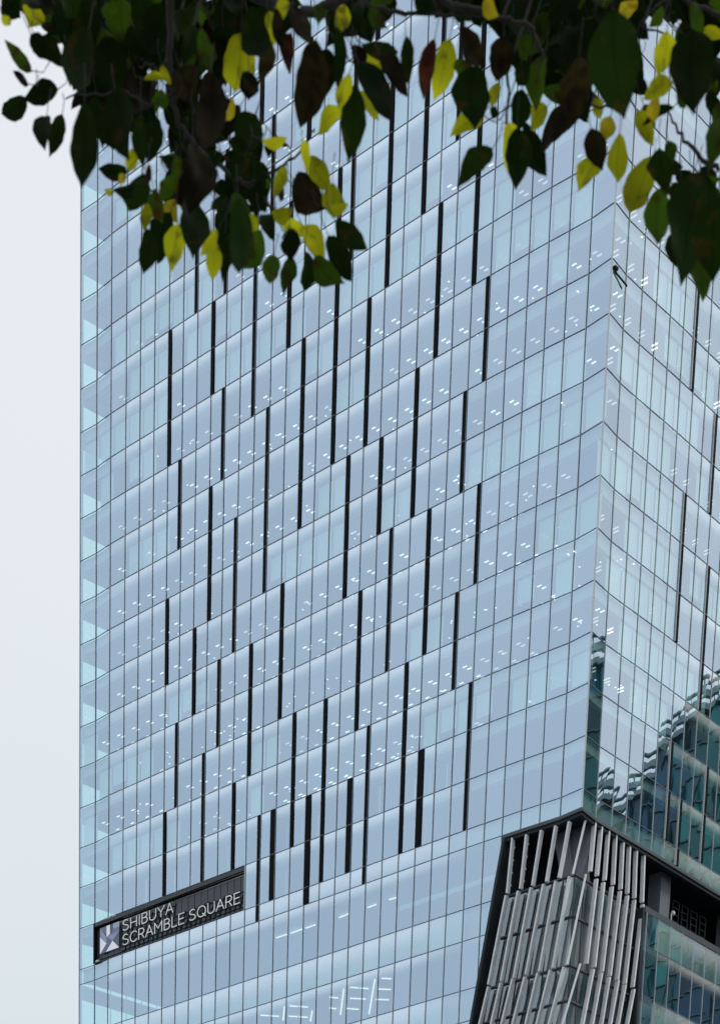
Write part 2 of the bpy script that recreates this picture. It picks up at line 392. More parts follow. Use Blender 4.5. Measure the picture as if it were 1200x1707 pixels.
# ---- blinds and lamps behind the glass
BL = {-8: [(14, 26)], -7: [(2, 5), (20, 31)], -6: [(14, 20)], -5: [(3, 6), (17, 31)], -4: [(2, 9), (14, 31)], -3: [(3, 6), (7, 11), (14, 23), (26, 32)], -2: [(0, 6), (9, 15), (17, 27)],
      -1: [(1, 5), (14, 17), (26, 31)], 0: [(17, 19), (28, 30), (35, 38)], 1: [(3, 6), (36, 42)], 2: [(28, 32), (16, 18), (33, 39)], 3: [(13, 18), (20, 22), (25, 32), (34, 37), (39, 42)], 4: [(32, 38)], 5: [(29, 32), (34, 42), (6, 9), (0, 1)],
      6: [(1, 5), (22, 24), (28, 32), (33, 38)], 7: [(0, 1), (12, 14), (34, 41)], 8: [(2, 7), (12, 14), (23, 32), (35, 38)]}
DARKCOL = {9, 10}
LT = {-9: [(5, 28)], -8: [(2, 14)], -7: [(6, 20), (33, 40)], -6: [(8, 14), (22, 30)], -5: [(7, 17), (20, 24)], -4: [(1, 3), (9, 14)], -3: [(1, 3), (11, 14), (23, 26)], -2: [(1, 2), (15, 17), (27, 31)],
      -1: [(5, 14), (17, 26), (33, 37)], 0: [(1, 17), (19, 32), (32, 42)], 1: [(1, 12), (14, 26), (26, 32), (32, 37), (39, 42)], 2: [(1, 16), (18, 28), (32, 40)], 3: [(1, 7), (22, 25), (38, 40)], 4: [(1, 13), (14, 30), (32, 35), (39, 42)],
      5: [(1, 13), (14, 29), (32, 34)], 6: [(8, 11), (32, 38)], 7: [(1, 4), (6, 12), (14, 28), (29, 32), (32, 38)], 8: [(1, 2), (7, 9), (13, 22), (33, 38)], -10: [(6, 18)], -11: [(6, 30)]}
blind_jobs = []; lamp_jobs = []
for k, rg in BL.items():
    for a_, b_ in rg:
        for j in range(a_, b_):
            if random.random() < .06 and j: continue
            blind_jobs.append((j, k, random.choice([1, 1, 1, 1, .86, .7])))
def rowpos(j, dep):
    a, b = P[j], P[j + 1]; d = (b - a).normalized(); n = Vector((d.y, -d.x, 0))
    return a, b, d, n
def interior_line(dep, side):               # straight line parallel to the face at that depth
    return dep
def lamps_for(j, k):
    zc = zk(k) - .98 - .03; res = []
    if j < 32:
        for dep, du in ((2.65, 0.), (3.2, .16), (4.9, 0.), (5.35, .14)):
            c = (P[j] + P[j + 1]) / 2; s_ = sL(c) + .0
            if dep > 4.5 and (k < 3 or j > 28): continue
            q = pt('L', s_ - du, zc, dep)
            res.append((q, tL * .25, nL * .05))
    else:
        for dep, du in ((2.3, 0.), (2.4, .5)):
            s_ = sR((P[j] + P[j + 1]) / 2) + du - .2
            q = pt('R', s_, zc, dep + (.25 if du else 0))
            res.append((q, tL * .33, nL * .05))
    return res
for k, rg in LT.items():
    for a_, b_ in rg:
        for j in range(a_, b_):
            if random.random() < .05: continue
            L_ = lamps_for(j, k)
            lamp_jobs.append((j, k, L_))
            # some panes also show lamps when a blind is partly down
for k, rg in BL.items():
    for a_, b_ in rg:
        for j in range(a_, b_):
            if random.random() < .35: lamp_jobs.append((j, k, lamps_for(j, k)))
def blind_faces(G, j, k, frac):
    side = 'L' if j < 32 else 'R'
    a, b = P[j], P[j + 1]; d = (b - a).normalized(); n = Vector((d.y, -d.x, 0)); ins = .55
    zt = zk(k) - 1.0; zb = zk(k + 1) + .08; zb = zt - (zt - zb) * frac
    a2, b2 = a + d * .13 - n * ins, b - d * .13 - n * ins
    G.face([a2 + Z * zb, b2 + Z * zb, b2 + Z * zt, a2 + Z * zt], 0)
    G.bar(a2 + Z * zb, b2 + Z * zb, n * .02, Z * .03, 1)
    G.bar(a2 + Z * (zt - .04), b2 + Z * (zt - .04), n * .05, Z * .05, 1)
def seen(j, k):
    q = (P[j] + P[j + 1]) / 2 + Z * (zk(k) - 2)
    x = 574.83 + 3275.9 * q.dot(RT) / q.dot(FW); y = 3713.77 - 3275.9 * q.dot(UP) / q.dot(FW)
    if x > 1195 or x < 130 or y < 0: return 0
    dns = 0 if y > 480 else 1
    return (2 - dns) * 1000 + 300 - q.length / 4
blind_jobs.sort(key=lambda q: -seen(q[0], q[1])); lamp_jobs.sort(key=lambda q: -seen(q[0], q[1]))
for i, (j, k, f_) in enumerate(blind_jobs[:100]):
    G = MB(); blind_faces(G, j, k, f_); own(G.build('roller_blind', [BLIND, FRAME]))
G = MB()
for j, k, f_ in blind_jobs[100:]: blind_faces(G, j, k, f_)
tag(own(G.build('roller_blind', [BLIND, FRAME])), kind='stuff')
lamp_jobs = [q for q in lamp_jobs if q[0] != 32]
for j, k, L_ in lamp_jobs[:100]:
    G = MB()
    for q, u, v in L_: G.bar(q - u, q + u, v, Z * .03)
    own(G.build('ceiling_light', LAMP if (k * 7 + j // 5) % 3 and j < 32 else LAMP2))
G = MB()
for j, k, L_ in lamp_jobs[100:]:
    for q, u, v in L_: G.bar(q - u, q + u, v, Z * .03, 0 if (k * 7 + j // 5) % 3 and j < 32 else 1)
# scattered small downlights
for _ in range(260):
    j = random.choice(range(2, 40)); k = random.choice([3, 4, 5, 6, 6, 6, 7, 8, 2, 3, 1, 8, 0, -1])
    a, b = P[j], P[j + 1]; d = (b - a).normalized(); n = Vector((d.y, -d.x, 0))
    q = a + (b - a) * random.random() - n * random.uniform(2, 5.5) + Z * (zk(k) - 1.0)
    G.bar(q - d * .07, q + d * .07, n * .07, Z * .02)
tag(own(G.build('ceiling_light', [LAMP, LAMP2])), kind='stuff')
# tall rooms of the lower storeys: light tracks and narrow uprights
G = MB()
TR = [((-13.12,254.12),(-11.8,252.99)),((-11.38,252.66),(-10.0,251.36)),((-9.66,251.1),(-8.54,250.07)),((-5.82,247.88),(-4.75,246.71)),((-2.66,244.91),(-1.71,244.0)),((-.3,242.62),(.51,242.01))]
for a, b in TR:
    a = Vector((*a, 90.35)); b = Vector((*b, 90.35)); d = (b - a).normalized(); G.bar(a, b, Vector((-d.y, d.x, 0)) * .07, Z * .04)
TR2 = [([-4.31,243.17],[-2.15,243.4]),([-4.38,246.43],[-2.38,246.49]),([-.9,240.24],[.36,240.3]),([-1.22,243.37],[.36,243.41]),([-1.48,246.47],[.21,246.5]),([-6.64,246.33],[-5.56,246.48]),([-6.69,249.61],[-5.78,249.78]),([-4.87,249.56],[-3.2,249.73]),([-11.24,249.4],[-9.0,249.57]),([-11.43,252.64],[-9.14,252.75]),([-14.7,252.62],[-12.41,252.8]),([-4.96,243.66],[-5.42,251.72]),([-1.54,240.6],[-2.15,251.07]),([-11.75,249.7],[-12.09,254.05]),([-8.65,250.71],[-8.9,254.07])]
for a, b in TR2:
    a = Vector((*a, 81.86)); b = Vector((*b, 81.86)); d = (b - a).normalized()
    n_ = max(1, int((b - a).length / 1.05)); st_ = (b - a) / n_
    for q in range(n_): G.bar(a + st_ * (q + .04), a + st_ * (q + .93), Vector((-d.y, d.x, 0)) * .07, Z * .04)
own(G.build('track_lighting', LAMPDIM))
for k in (9, 10):
    G = MB()
    for j in list(range(2, 25)):
        if random.random() < .75 and not (k == 10 and j < 12):
            s_ = (sL(P[j]) + sL(P[j + 1])) / 2 + random.uniform(-.4, .4)
            G.bar(pt('L', s_, zk(k + 1) + .1, .9), pt('L', s_, zk(k) - 1.2 - random.random() * .8, .9), tL * random.choice([.04, .07, .12]), nL * .03)
    own(G.build('curtain_posts', mat('pale_post', (.75, .82, .85), .5)))
# long bright beam seen in the double-height storey near the cut
G = MB(); G.bar(pt('L', 12.5, 88.2, 2.6), pt('L', 25.5, 88.2, 2.6), nL * .12, Z * .22); own(G.build('interior_beam', mat('pale_beam', (.75, .83, .85), .6)))
# ---- soffit over the cut corner
def along(cols, zt, zb, d0, d1, m, name, first=None):
    S = MB(); q = []
    oA, oB = offset(ring, d0), offset(ring, d1)
    pts = []
    if first is not None:
        u = (first - sL(P[32])) / (sL(P[cols[0]]) - sL(P[32])) if False else None
    for j in cols: pts.append((oA[j], oB[j]))
    for (a0, a1), (b0, b1) in zip(pts, pts[1:]):
        S.prism([a0 + Z * zb, b0 + Z * zb, b1 + Z * zb, a1 + Z * zb], [a0 + Z * zt, b0 + Z * zt, b1 + Z * zt, a1 + Z * zt])
    return own(S.build(name, m))
along(range(28, NC + 1), 90.42, 90.16, -.10, .35, SOFF, 'soffit_trim')
along(range(28, NC + 1), 90.155, 89.86, .06, .55, DARK, 'soffit_trim')
S = MB(); S.prism([pt('L', 13.5, 90.2, .5), pt('L', .5, 90.2, .5), pt('R', 53, 90.2, .5), pt('R', 53, 90.2, 9), pt('L', 9, 90.2, 9), pt('L', 13.5, 90.2, 9)][::-1],
                  [pt('L', 13.5, 90.45, .5), pt('L', .5, 90.45, .5), pt('R', 53, 90.45, .5), pt('R', 53, 90.45, 9), pt('L', 9, 90.45, 9), pt('L', 13.5, 90.45, 9)][::-1])
own(S.build('soffit', DARK2))
# sloping dark reveal beside the cut
S = MB()
def rv(z, i0, i1, ds): return [pt('L', sedge(z) - ds, z, i0), pt('L', sedge(z), z, i0), pt('L', sedge(z), z, i1), pt('L', sedge(z) - ds, z, i1)]
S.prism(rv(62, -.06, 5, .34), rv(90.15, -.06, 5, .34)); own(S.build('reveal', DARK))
S = MB()
S.prism([pt('L', 17, 60, 1.6), pt('L', 7.5, 60, 1.6), pt('L', 7.5, 60, 1.9), pt('L', 17, 60, 1.9)], [pt('L', 14, 85.2, 1.6), pt('L', 6.5, 85.2, 1.6), pt('L', 6.5, 85.2, 1.9), pt('L', 14, 85.2, 1.9)])
S.prism([pt('R', 8.5, 60, 1.6), pt('R', 11.7, 60, 1.6), pt('R', 11.7, 60, 1.9), pt('R', 8.5, 60, 1.9)], [pt('R', 10, 85.2, 1.6), pt('R', 11.7, 85.2, 1.6), pt('R', 11.7, 85.2, 1.9), pt('R', 10, 85.2, 1.9)])
S.prism([pt('R', 11.35, 60, -.03), pt('R', 11.72, 60, -.03), pt('R', 11.72, 60, 2.2), pt('R', 11.35, 60, 2.2)], [pt('R', 11.35, 85.2, -.03), pt('R', 11.72, 85.2, -.03), pt('R', 11.72, 85.2, 2.2), pt('R', 11.35, 85.2, 2.2)])
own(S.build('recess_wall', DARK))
S = MB()    # rear walls of the open terrace
S.prism([pt('L', 14, 84.9, 6.5), pt('L', 6.5, 84.9, 6.5), pt('L', 6.5, 84.9, 6.8), pt('L', 14, 84.9, 6.8)], [pt('L', 14, 90.2, 6.5), pt('L', 6.5, 90.2, 6.5), pt('L', 6.5, 90.2, 6.8), pt('L', 14, 90.2, 6.8)])
S.prism([pt('R', 6.5, 84.9, 6.5), pt('R', 53, 84.9, 6.5), pt('R', 53, 84.9, 6.8), pt('R', 6.5, 84.9, 6.8)], [pt('R', 6.5, 90.2, 6.5), pt('R', 53, 90.2, 6.5), pt('R', 53, 90.2, 6.8), pt('R', 6.5, 90.2, 6.8)])
S.prism([pt('R', 11.5, 84.9, .2), pt('R', 53, 84.9, .2), pt('R', 53, 84.9, 6.5), pt('R', 11.5, 84.9, 6.5)], [pt('R', 11.5, 85.1, .2), pt('R', 53, 85.1, .2), pt('R', 53, 85.1, 6.5), pt('R', 11.5, 85.1, 6.5)])
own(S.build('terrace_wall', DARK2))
S = MB(); S.bar(pt('R', 11.72, 85.18, .06), pt('R', 53, 85.18, .06), nR * .12, Z * .24); S.bar(pt('R', 11.72, 84.9, -.03), pt('R', 53, 84.9, -.03), nR * .06, Z * .05)
own(S.build('terrace_kerb', SOFF))
S = MB(); S.prism([pt('R', 16.15, 85, 1.4), pt('R', 17.9, 85, 1.4), pt('R', 17.9, 85, 3), pt('R', 16.15, 85, 3)], [pt('R', 16.15, 90.2, 1.4), pt('R', 17.9, 90.2, 1.4), pt('R', 17.9, 90.2, 3), pt('R', 16.15, 90.2, 3)])
own(S.build('column', GREYP))
S = MB(); S.prism([pt('R', 29.15, 85, 1.4), pt('R', 30.9, 85, 1.4), pt('R', 30.9, 85, 3), pt('R', 29.15, 85, 3)], [pt('R', 29.15, 90.2, 1.4), pt('R', 30.9, 90.2, 1.4), pt('R', 30.9, 90.2, 3), pt('R', 29.15, 90.2, 3)])
own(S.build('column', GREYP))
FR2 = mat('dull_frame', (.12, .13, .14), .5)
for q in range(4):                          # framed air-handling louvres on the terrace
    S = MB(); s0 = 20.75 + q * 1.72; s1 = s0 + 1.12; zb_, zt_ = 86.75, 89.3
    for s_ in (s0, s1): S.bar(pt('R', s_, zb_, 3), pt('R', s_, zt_, 3), tR * .035, nR * .04)
    for i in range(5):
        z_ = zb_ + (zt_ - zb_) * i / 4; S.bar(pt('R', s0, z_, 3), pt('R', s1, z_, 3), nR * .04, Z * .03)
    own(S.build('vent_frame', FR2))
# V braces in the open upper tier
S = MB()
def brace(s0a, s0b, sa, s1a, s1b, sb, ins):
    S.prism([pt(sa, s0a, 90.2, ins), pt(sa, s0b, 90.2, ins), pt(sa, s0b, 90.2, ins + .7), pt(sa, s0a, 90.2, ins + .7)],
            [pt(sb, s1a, 84.9, ins), pt(sb, s1b, 84.9, ins), pt(sb, s1b, 84.9, ins + .7), pt(sb, s1a, 84.9, ins + .7)])
brace(5.2, 3.3, 'L', 3.5, 2.2, 'L', 2.6); brace(3.0, 4.6, 'R', 5.0, 6.0, 'R', 2.6); brace(3.1, .6, 'L', 3.3, 2.4, 'L', 2.9)
own(S.build('brace', GREYP))
# ---- glazed lantern behind the slats
lz = [85.15, 81.5, 77.15, 74.0, 70.5, 62]
def lsl(z): return 9.15 + (85.3 - z) * .235
def lsr(z): return 12.1 - (85.3 - z) * .14
S = MB(); F = MB()
for i in range(len(lz) - 1):
    zt_, zb_ = lz[i], lz[i + 1]
    nL_ = 6; nR_ = 7
    for q in range(nL_):
        a0 = .9 + (lsl(zt_) - .9) * q / nL_; a1 = .9 + (lsl(zt_) - .9) * (q + 1) / nL_; b0 = .9 + (lsl(zb_) - .9) * q / nL_; b1 = .9 + (lsl(zb_) - .9) * (q + 1) / nL_
        S.face([pt('L', b1, zb_, .9), pt('L', b0, zb_, .9), pt('L', a0, zt_, .9), pt('L', a1, zt_, .9)], 0, random.random())
        F.bar(pt('L', b0, zb_, .86), pt('L', a0, zt_, .86), tL * .05, nL * .05)
    for q in range(nR_):
        a0 = .9 + (lsr(zt_) - .9) * q / nR_; a1 = .9 + (lsr(zt_) - .9) * (q + 1) / nR_; b0 = .9 + (lsr(zb_) - .9) * q / nR_; b1 = .9 + (lsr(zb_) - .9) * (q + 1) / nR_
        S.face([pt('R', b0, zb_, .9), pt('R', b1, zb_, .9), pt('R', a1, zt_, .9), pt('R', a0, zt_, .9)], 0, random.random())
        F.bar(pt('R', b0, zb_, .86), pt('R', a0, zt_, .86), tR * .05, nR * .05)
    F.bar(pt('L', lsl(zt_), zt_, .8), pt('L', .8, zt_, .8), nL * .12, Z * .07); F.bar(pt('R', .8, zt_, .8), pt('R', lsr(zt_), zt_, .8), nR * .12, Z * .07)
lan = own(S.build('corner_glazing', LGLASS)); F.build('frame', SOFF).parent = lan
S = MB()
for i in (0, 2, 4):
    zt_ = lz[i]
    S.prism([pt('L', lsl(zt_), zt_ - .5, 1.1), pt('L', 1.1, zt_ - .5, 1.1), pt('R', lsr(zt_), zt_ - .5, 1.1), pt('R', lsr(zt_), zt_ - .5, 4), pt('L', 4, zt_ - .5, 4), pt('L', lsl(zt_), zt_ - .5, 4)][::-1],
            [pt('L', lsl(zt_), zt_ - .05, 1.1), pt('L', 1.1, zt_ - .05, 1.1), pt('R', lsr(zt_), zt_ - .05, 1.1), pt('R', lsr(zt_), zt_ - .05, 4), pt('L', 4, zt_ - .05, 4), pt('L', lsl(zt_), zt_ - .05, 4)][::-1])
S.prism([pt('L', 14, 60, 3.4), pt('L', 3.4, 60, 3.4), pt('R', 11.3, 60, 3.4), pt('R', 11.3, 60, 3.8), pt('L', 3.8, 60, 3.8), pt('L', 14, 60, 3.8)][::-1],
        [pt('L', 14, 84.6, 3.4), pt('L', 3.4, 84.6, 3.4), pt('R', 11.3, 84.6, 3.4), pt('R', 11.3, 84.6, 3.8), pt('L', 3.8, 84.6, 3.8), pt('L', 14, 84.6, 3.8)][::-1])
own(S.build('stair_wall', GREYW))
S = MB()   # stair flights seen through the glass
for z0_, z1_, sa_, sb_ in ((78.5, 83.5, 8.5, 3.5), (83.3, 79.0, 2.5, 8.0)):
    S.bar(pt('L', sa_, z0_, 2.4), pt('L', sb_, z1_, 2.4), nL * .5, Z * .22)
S.bar(pt('L', 3.6, 71, 2.2), pt('L', 3.6, 75.4, 2.2), tL * .75, nL * .1, 1)
own(S.build('stair', [GREYP, WHITEM]))
LV = [(('L',8.47,89.99),('L',8.84,85.16)),
(('L',6.7,89.85),('L',7.15,85.17)),
(('L',4.84,89.78),('L',5.61,85.11)),
(('L',3.07,89.73),('L',3.87,85.03)),
(('L',1.39,89.69),('L',2.31,85.02)),
(('R',1.35,90.03),('L',0.68,84.93)),
(('R',2.79,90.2),('R',2.53,85.79)),
(('R',3.89,90.26),('R',3.65,85.74)),
(('R',5.09,90.21),('R',4.95,85.74)),
(('R',6.32,90.25),('R',6.38,85.78)),
(('R',7.57,90.29),('R',7.67,85.77)),
(('R',8.68,90.21),('R',8.86,85.73)),
(('R',9.87,90.28),('R',10.1,85.7)),
(('R',11.23,90.31),('R',11.47,85.71)),
(('L',8.98,84.99),('L',10.75,77.26)),
(('L',7.42,85.03),('L',9.1,77.23)),
(('L',5.8,84.95),('L',7.44,77.19)),
(('L',4.21,84.88),('L',5.89,77.17)),
(('L',2.7,84.82),('L',4.15,77.11)),
(('L',1.02,84.82),('L',2.48,77.06)),
(('R',1.85,85.3),('L',0.75,76.99)),
(('R',3.6,85.44),('R',2.73,77.65)),
(('R',4.79,85.5),('R',4.06,77.72)),
(('R',6.21,85.54),('R',5.39,77.69)),
(('R',7.62,85.56),('R',6.72,77.65)),
(('R',8.89,85.54),('R',8.02,77.66)),
(('R',10.13,85.51),('R',9.38,77.67)),
(('R',11.61,85.55),('R',10.74,77.73)),
(('L',10.74,77.06),('L',11.77,73.59)),
(('L',9.15,77.04),('L',10.2,73.28)),
(('L',7.58,77.12),('L',8.82,73.02)),
(('L',6.01,76.99),('L',7.36,72.74)),
(('L',4.39,76.96),('L',5.63,72.41)),
(('L',2.8,76.93),('L',4.21,72.13)),
(('L',1.1,76.87),('L',2.65,71.83)),
(('R',1.76,77.38),('L',1.02,71.52)),
(('R',3.87,77.47),('R',2.59,71.96)),
(('R',5.29,77.56),('R',4.19,72.37)),
(('R',6.62,77.52),('R',5.74,72.77)),
(('R',8.14,77.64),('R',7.22,73.15)),
(('R',9.39,77.57),('R',8.54,73.49)),
(('R',10.95,77.58),('R',10.13,73.9))]
for (s0, u0, z0_), (s1, u1, z1_) in LV:
    a = pt(s0, u0, z0_, .28); b = pt(s1, u1, z1_, .28)
    S = MB(); n = (nL if s1 == 'L' and s0 == 'L' else nR); t_ = tL if n is nL else tR
    if s0 != s1: n = (nL + nR).normalized(); t_ = (tL + tR).normalized()
    S.bar(b, a, t_ * .11, n * .21, 0)
    # fixing clips behind the slat
    for q in range(4 if (s0 == 'L' and z0_ > 89.7 and u0 > 6) else 0):
        c = b + (a - b) * (.15 + .23 * q); S.bar(c - n * .2 + t_ * .09, c - n * .2 + t_ * .2, n * .05, Z * .07, 1)
    own(S.build('slat', [LOUV, PALE]))
# ------------------------------------------------------------------ sign
sign = empty('building_sign', tuple(pt('L', 60, 92.2, .3)))
tag(sign, 'dark recessed sign box with thin white lettering and a faceted square emblem on the tower', 'sign')
SI = Matrix.Translation(-sign.location)
def sown(o, par=sign):
    o.parent = par
    if par is sign: o.matrix_parent_inverse = SI
    return o
SP0 = P[1] + nL * 0
S = MB(); s0, s1 = sL(P[12]) + .06, sL(P[1]) - .05; zb_, zt_ = zk(11) + .06, zk(10) - .06
def sg(s, z, i): return pt('L', s, z, i)
S.prism([sg(s1, zb_, .42), sg(s0, zb_, .42), sg(s0, zb_, .55), sg(s1, zb_, .55)], [sg(s1, zt_, .42), sg(s0, zt_, .42), sg(s0, zt_, .55), sg(s1, zt_, .55)])
SIGNP = mat('sign_backboard', (.055, .068, .08), .28, 0, .6, var=.15, vscale=.8)
sown(S.build('backboard', SIGNP))
S = MB()
for q in range(1, 24):
    s_ = s0 + (s1 - s0) * q / 24; S.bar(sg(s_, zb_, .41), sg(s_, zt_ - .5, .41), tL * .02, nL * .012)
sown(S.build('seams', BLACK))
S = MB()
S.bar(sg(s1 + .05, zt_ - .22, .16), sg(s0 - .05, zt_ - .22, .16), nL * .2, Z * .2, 0)
S.bar(sg(s1, zb_ + .03, .16), sg(s0, zb_ + .03, .16), nL * .22, Z * .05, 0)
S.bar(sg(s1 - .1, zb_, .16), sg(s1 - .1, zt_, .16), nL * .22, tL * .12, 1)
S.bar(sg(s0 + .04, zb_, .16), sg(s0 + .04, zt_, .16), nL * .22, tL * .04, 2)
S.bar(sg(s1, zt_ - .52, .3), sg(s0, zt_ - .52, .3), nL * .06, Z * .1, 1)
S.bar(sg(s1 - .1, zb_ + .22, .36), sg(s0 + 21, zb_ + .22, .36), nL * .03, Z * .2, 1)
sown(S.build('surround', [mat('sign_frame', (.075, .078, .085), .5), BLACK, PALE]))
S = MB(); random.seed(3)               # black rods added in place of a truss-like reflection on the board
for q in range(26):
    s_ = 47.4 + q * .82; top_ = 94.5 if s_ < 59 else 94.3
    if s_ > 59.3: top_ = 95.6
    if s_ > 68.5: continue
    S.bar(sg(s_, zb_ + .1, .36), sg(s_ - .9, top_, .36), tL * .045, nL * .03)
    if q % 2: S.bar(sg(s_ - .4, zb_ + .1, .36), sg(s_ + .7, top_ - .2, .36), tL * .035, nL * .03)
for z_ in (92.7, 93.15, 93.7, 94.25): S.bar(sg(68.4, z_, .37), sg(47, z_, .37), nL * .03, Z * .03)
for z_ in (94.8, 95.4): S.bar(sg(68.4, z_, .37), sg(59, z_, .37), nL * .03, Z * .03)
sown(S.build('reflection_rods', mat('reflection_black', (.012, .014, .017), .6, 0, .2)))
# letters as bent tube strokes
def arc(cx, cy, rx, ry, a0, a1, n=9): return [(cx + rx * math.cos(math.radians(a0 + (a1 - a0) * i / n)), cy + ry * math.sin(math.radians(a0 + (a1 - a0) * i / n))) for i in range(n + 1)]
GLY = {
 'S': (.62, [arc(.31, .745, .25, .255, 35, 250, 10)[:9] + arc(.31, .25, .28, .25, 85, -150, 11)]),
 'H': (.72, [[(.06, 0), (.06, 1)], [(.66, 0), (.66, 1)], [(.06, .5), (.66, .5)]]),
 'I': (.16, [[(.08, 0), (.08, 1)]]),
 'B': (.62, [[(.06, 0), (.06, 1), (.34, 1)] + arc(.34, .77, .2, .23, 90, -90, 8) + [(.06, .54)], [(.34, .54)] + arc(.34, .27, .24, .27, 90, -90, 8) + [(.06, 0)]]),
 'U': (.70, [[(.05, 1), (.05, .32)] + arc(.35, .3, .3, .3, 180, 360, 10) + [(.65, 1)]]),
 'Y': (.66, [[(.0, 1), (.33, .48), (.66, 1)], [(.33, .48), (.33, 0)]]),
 'A': (.70, [[(.0, 0), (.35, 1), (.70, 0)], [(.13, .36), (.57, .36)]]),
 'C': (.70, [arc(.4, .5, .36, .5, 42, 318, 16)]),
 'R': (.62, [[(.06, 0), (.06, 1), (.34, 1)] + arc(.34, .74, .23, .26, 90, -90, 8) + [(.06, .48)], [(.32, .48), (.6, 0)]]),
 'M': (.80, [[(.05, 0), (.05, 1), (.4, .42), (.75, 1), (.75, 0)]]),
 'L': (.52, [[(.06, 1), (.06, 0), (.52, 0)]]),
 'E': (.56, [[(.56, 1), (.06, 1), (.06, 0), (.56, 0)], [(.06, .52), (.5, .52)]]),
 'Q': (.84, [arc(.42, .5, .38, .5, 0, 360, 20), [(.52, .28), (.82, -.04)]]),
 ' ': (.22, [])}
LETM = mat('white_letter', (.86, .87, .86), .4, emit=(1, 1, 1), estr=.2)      # letters with mild white emission
def write(text, s_l, s_r, zb0, h):
    gap = .13; tot = sum(GLY[c][0] for c in text) + gap * (len(text) - 1); sx = (s_l - s_r) / tot; x = 0
    for c in text:
        wd, strokes = GLY[c]
        if strokes:
            S = MB()
            for st_ in strokes:
                for (x0, y0), (x1, y1) in zip(st_, st_[1:]):
                    a = sg(s_l - (x + x0) * sx, zb0 + y0 * h, .24); b = sg(s_l - (x + x1) * sx, zb0 + y1 * h, .24)
                    d = (b - a); L = d.length
                    if L < 1e-5: continue
                    d /= L; pn = d.cross(nL).normalized(); S.bar(a - d * .025, b + d * .025, pn * .041, nL * .04)
            sown(S.build('letter', LETM))
        x += wd + gap
write('SHIBUYA', 68.1, 59.15, 94.72, 1.07)
write('SCRAMBLE SQUARE', 68.1, 47.95, 93.18, 1.08)
# faceted emblem: (x, y) in the picture square, y down
EMB = [([(0,0),(.34,0),(.34,.36)], (.16,.18,.25)), ([(.34,-.0),(.52,0),(.52,.36),(.34,.42)], (.82,.83,.90)), ([(.52,0),(.68,0),(.68,.30),(.52,.36)], (.09,.11,.13)),
 ([(.68,0),(1,0),(1,.20),(.68,.20)], (.36,.36,.52)), ([(.68,.20),(1,.20),(1,.36),(.52,.40),(.68,.27)], (.17,.18,.29)), ([(1,.36),(.66,.80),(.34,.42)], (.26,.27,.45)),
 ([(0,0),(.34,.42),(.34,.68),(0,.36)], (.27,.29,.42)), ([(.34,.42),(.66,.80),(.32,1),(.02,1),(.34,.68)], (.13,.15,.24)), ([(0,.36),(.34,.68),(0,1)], (.78,.79,.88)),
 ([(1,.36),(1,1),(.66,.66)], (.10,.12,.15)), ([(.66,.66),(1,1),(.32,1)], (.80,.81,.88))]
# tidy the central crossing so the facets meet at one point
cx_, cy_ = .66, .66
EMB[5] = ([(1, .36), (cx_, cy_), (.36, .42)], (.26, .27, .45)); EMB[7] = ([(.36, .42), (cx_, cy_), (.32, 1), (.02, 1), (.34, .68)], (.12, .14, .22))
S = MB(); ms = []
for q, (pl, cl) in enumerate(EMB):
    ms.append(mat('emblem_facet', cl, .5, emit=cl, estr=.35))
    pts = [sg(72.15 - x * 3.5, 95.88 - y * 2.78, .20 - .0015 * q) for x, y in pl]
    S.prism(pts[::-1], [p + nL * .03 for p in pts[::-1]], q)
sown(S.build('emblem', ms))
S = MB(); q = sg(72.55, 92.3, -.05); S.bar(q, q + tL * .5 + Z * .0, nL * .14, Z * .1); sown(S.build('spotlight', WHITEM))
# camera boom near the top right corner
boom = empty('camera_boom', tuple(pt('R', .7, 134.4, -.1)))
tag(boom, 'thin dark boom with a small camera head fixed beside the upper corner of the tower', 'camera')
BI = Matrix.Translation(-boom.location)
S = MB(); S.bar(pt('R', .55, 134.15, -.25), pt('R', 2.45, 133.95, -.25), nR * .05, Z * .07)
o = S.build('arm', BLACK, boom); o.matrix_parent_inverse = BI
S = MB(); S.bar(pt('R', .35, 134.45, -.25), pt('R', .85, 134.5, -.25), nR * .13, Z * .12); S.bar(pt('R', .6, 134.1, -.25), pt('R', .6, 134.45, -.25), tR * .12, nR * .07)
o = S.build('camera_head', BLACK, boom); o.matrix_parent_inverse = BI
# small white lamp on the terrace
lampo = empty('terrace_lamp', tuple(pt('R', 19.2, 85.1, 1.5)))
tag(lampo, 'small white globe lamp on a thin post beside the grey column of the open terrace', 'lamp')
LI = Matrix.Translation(-lampo.location)
S = MB(); S.bar(pt('R', 18.45, 85.1, 1.5), pt('R', 18.45, 87.0, 1.5), tR * .05, nR * .05)
o = S.build('post', WHITEM, lampo); o.matrix_parent_inverse = LI
bm = bmesh.new(); bmesh.ops.create_icosphere(bm, subdivisions=2, radius=.26, matrix=Matrix.Translation(pt('R', 18.75, 87.1, 1.5))); me = bpy.data.meshes.new('head'); bm.to_mesh(me); bm.free()
o = link('head', me, lampo, [WHITEM]); o.matrix_parent_inverse = LI
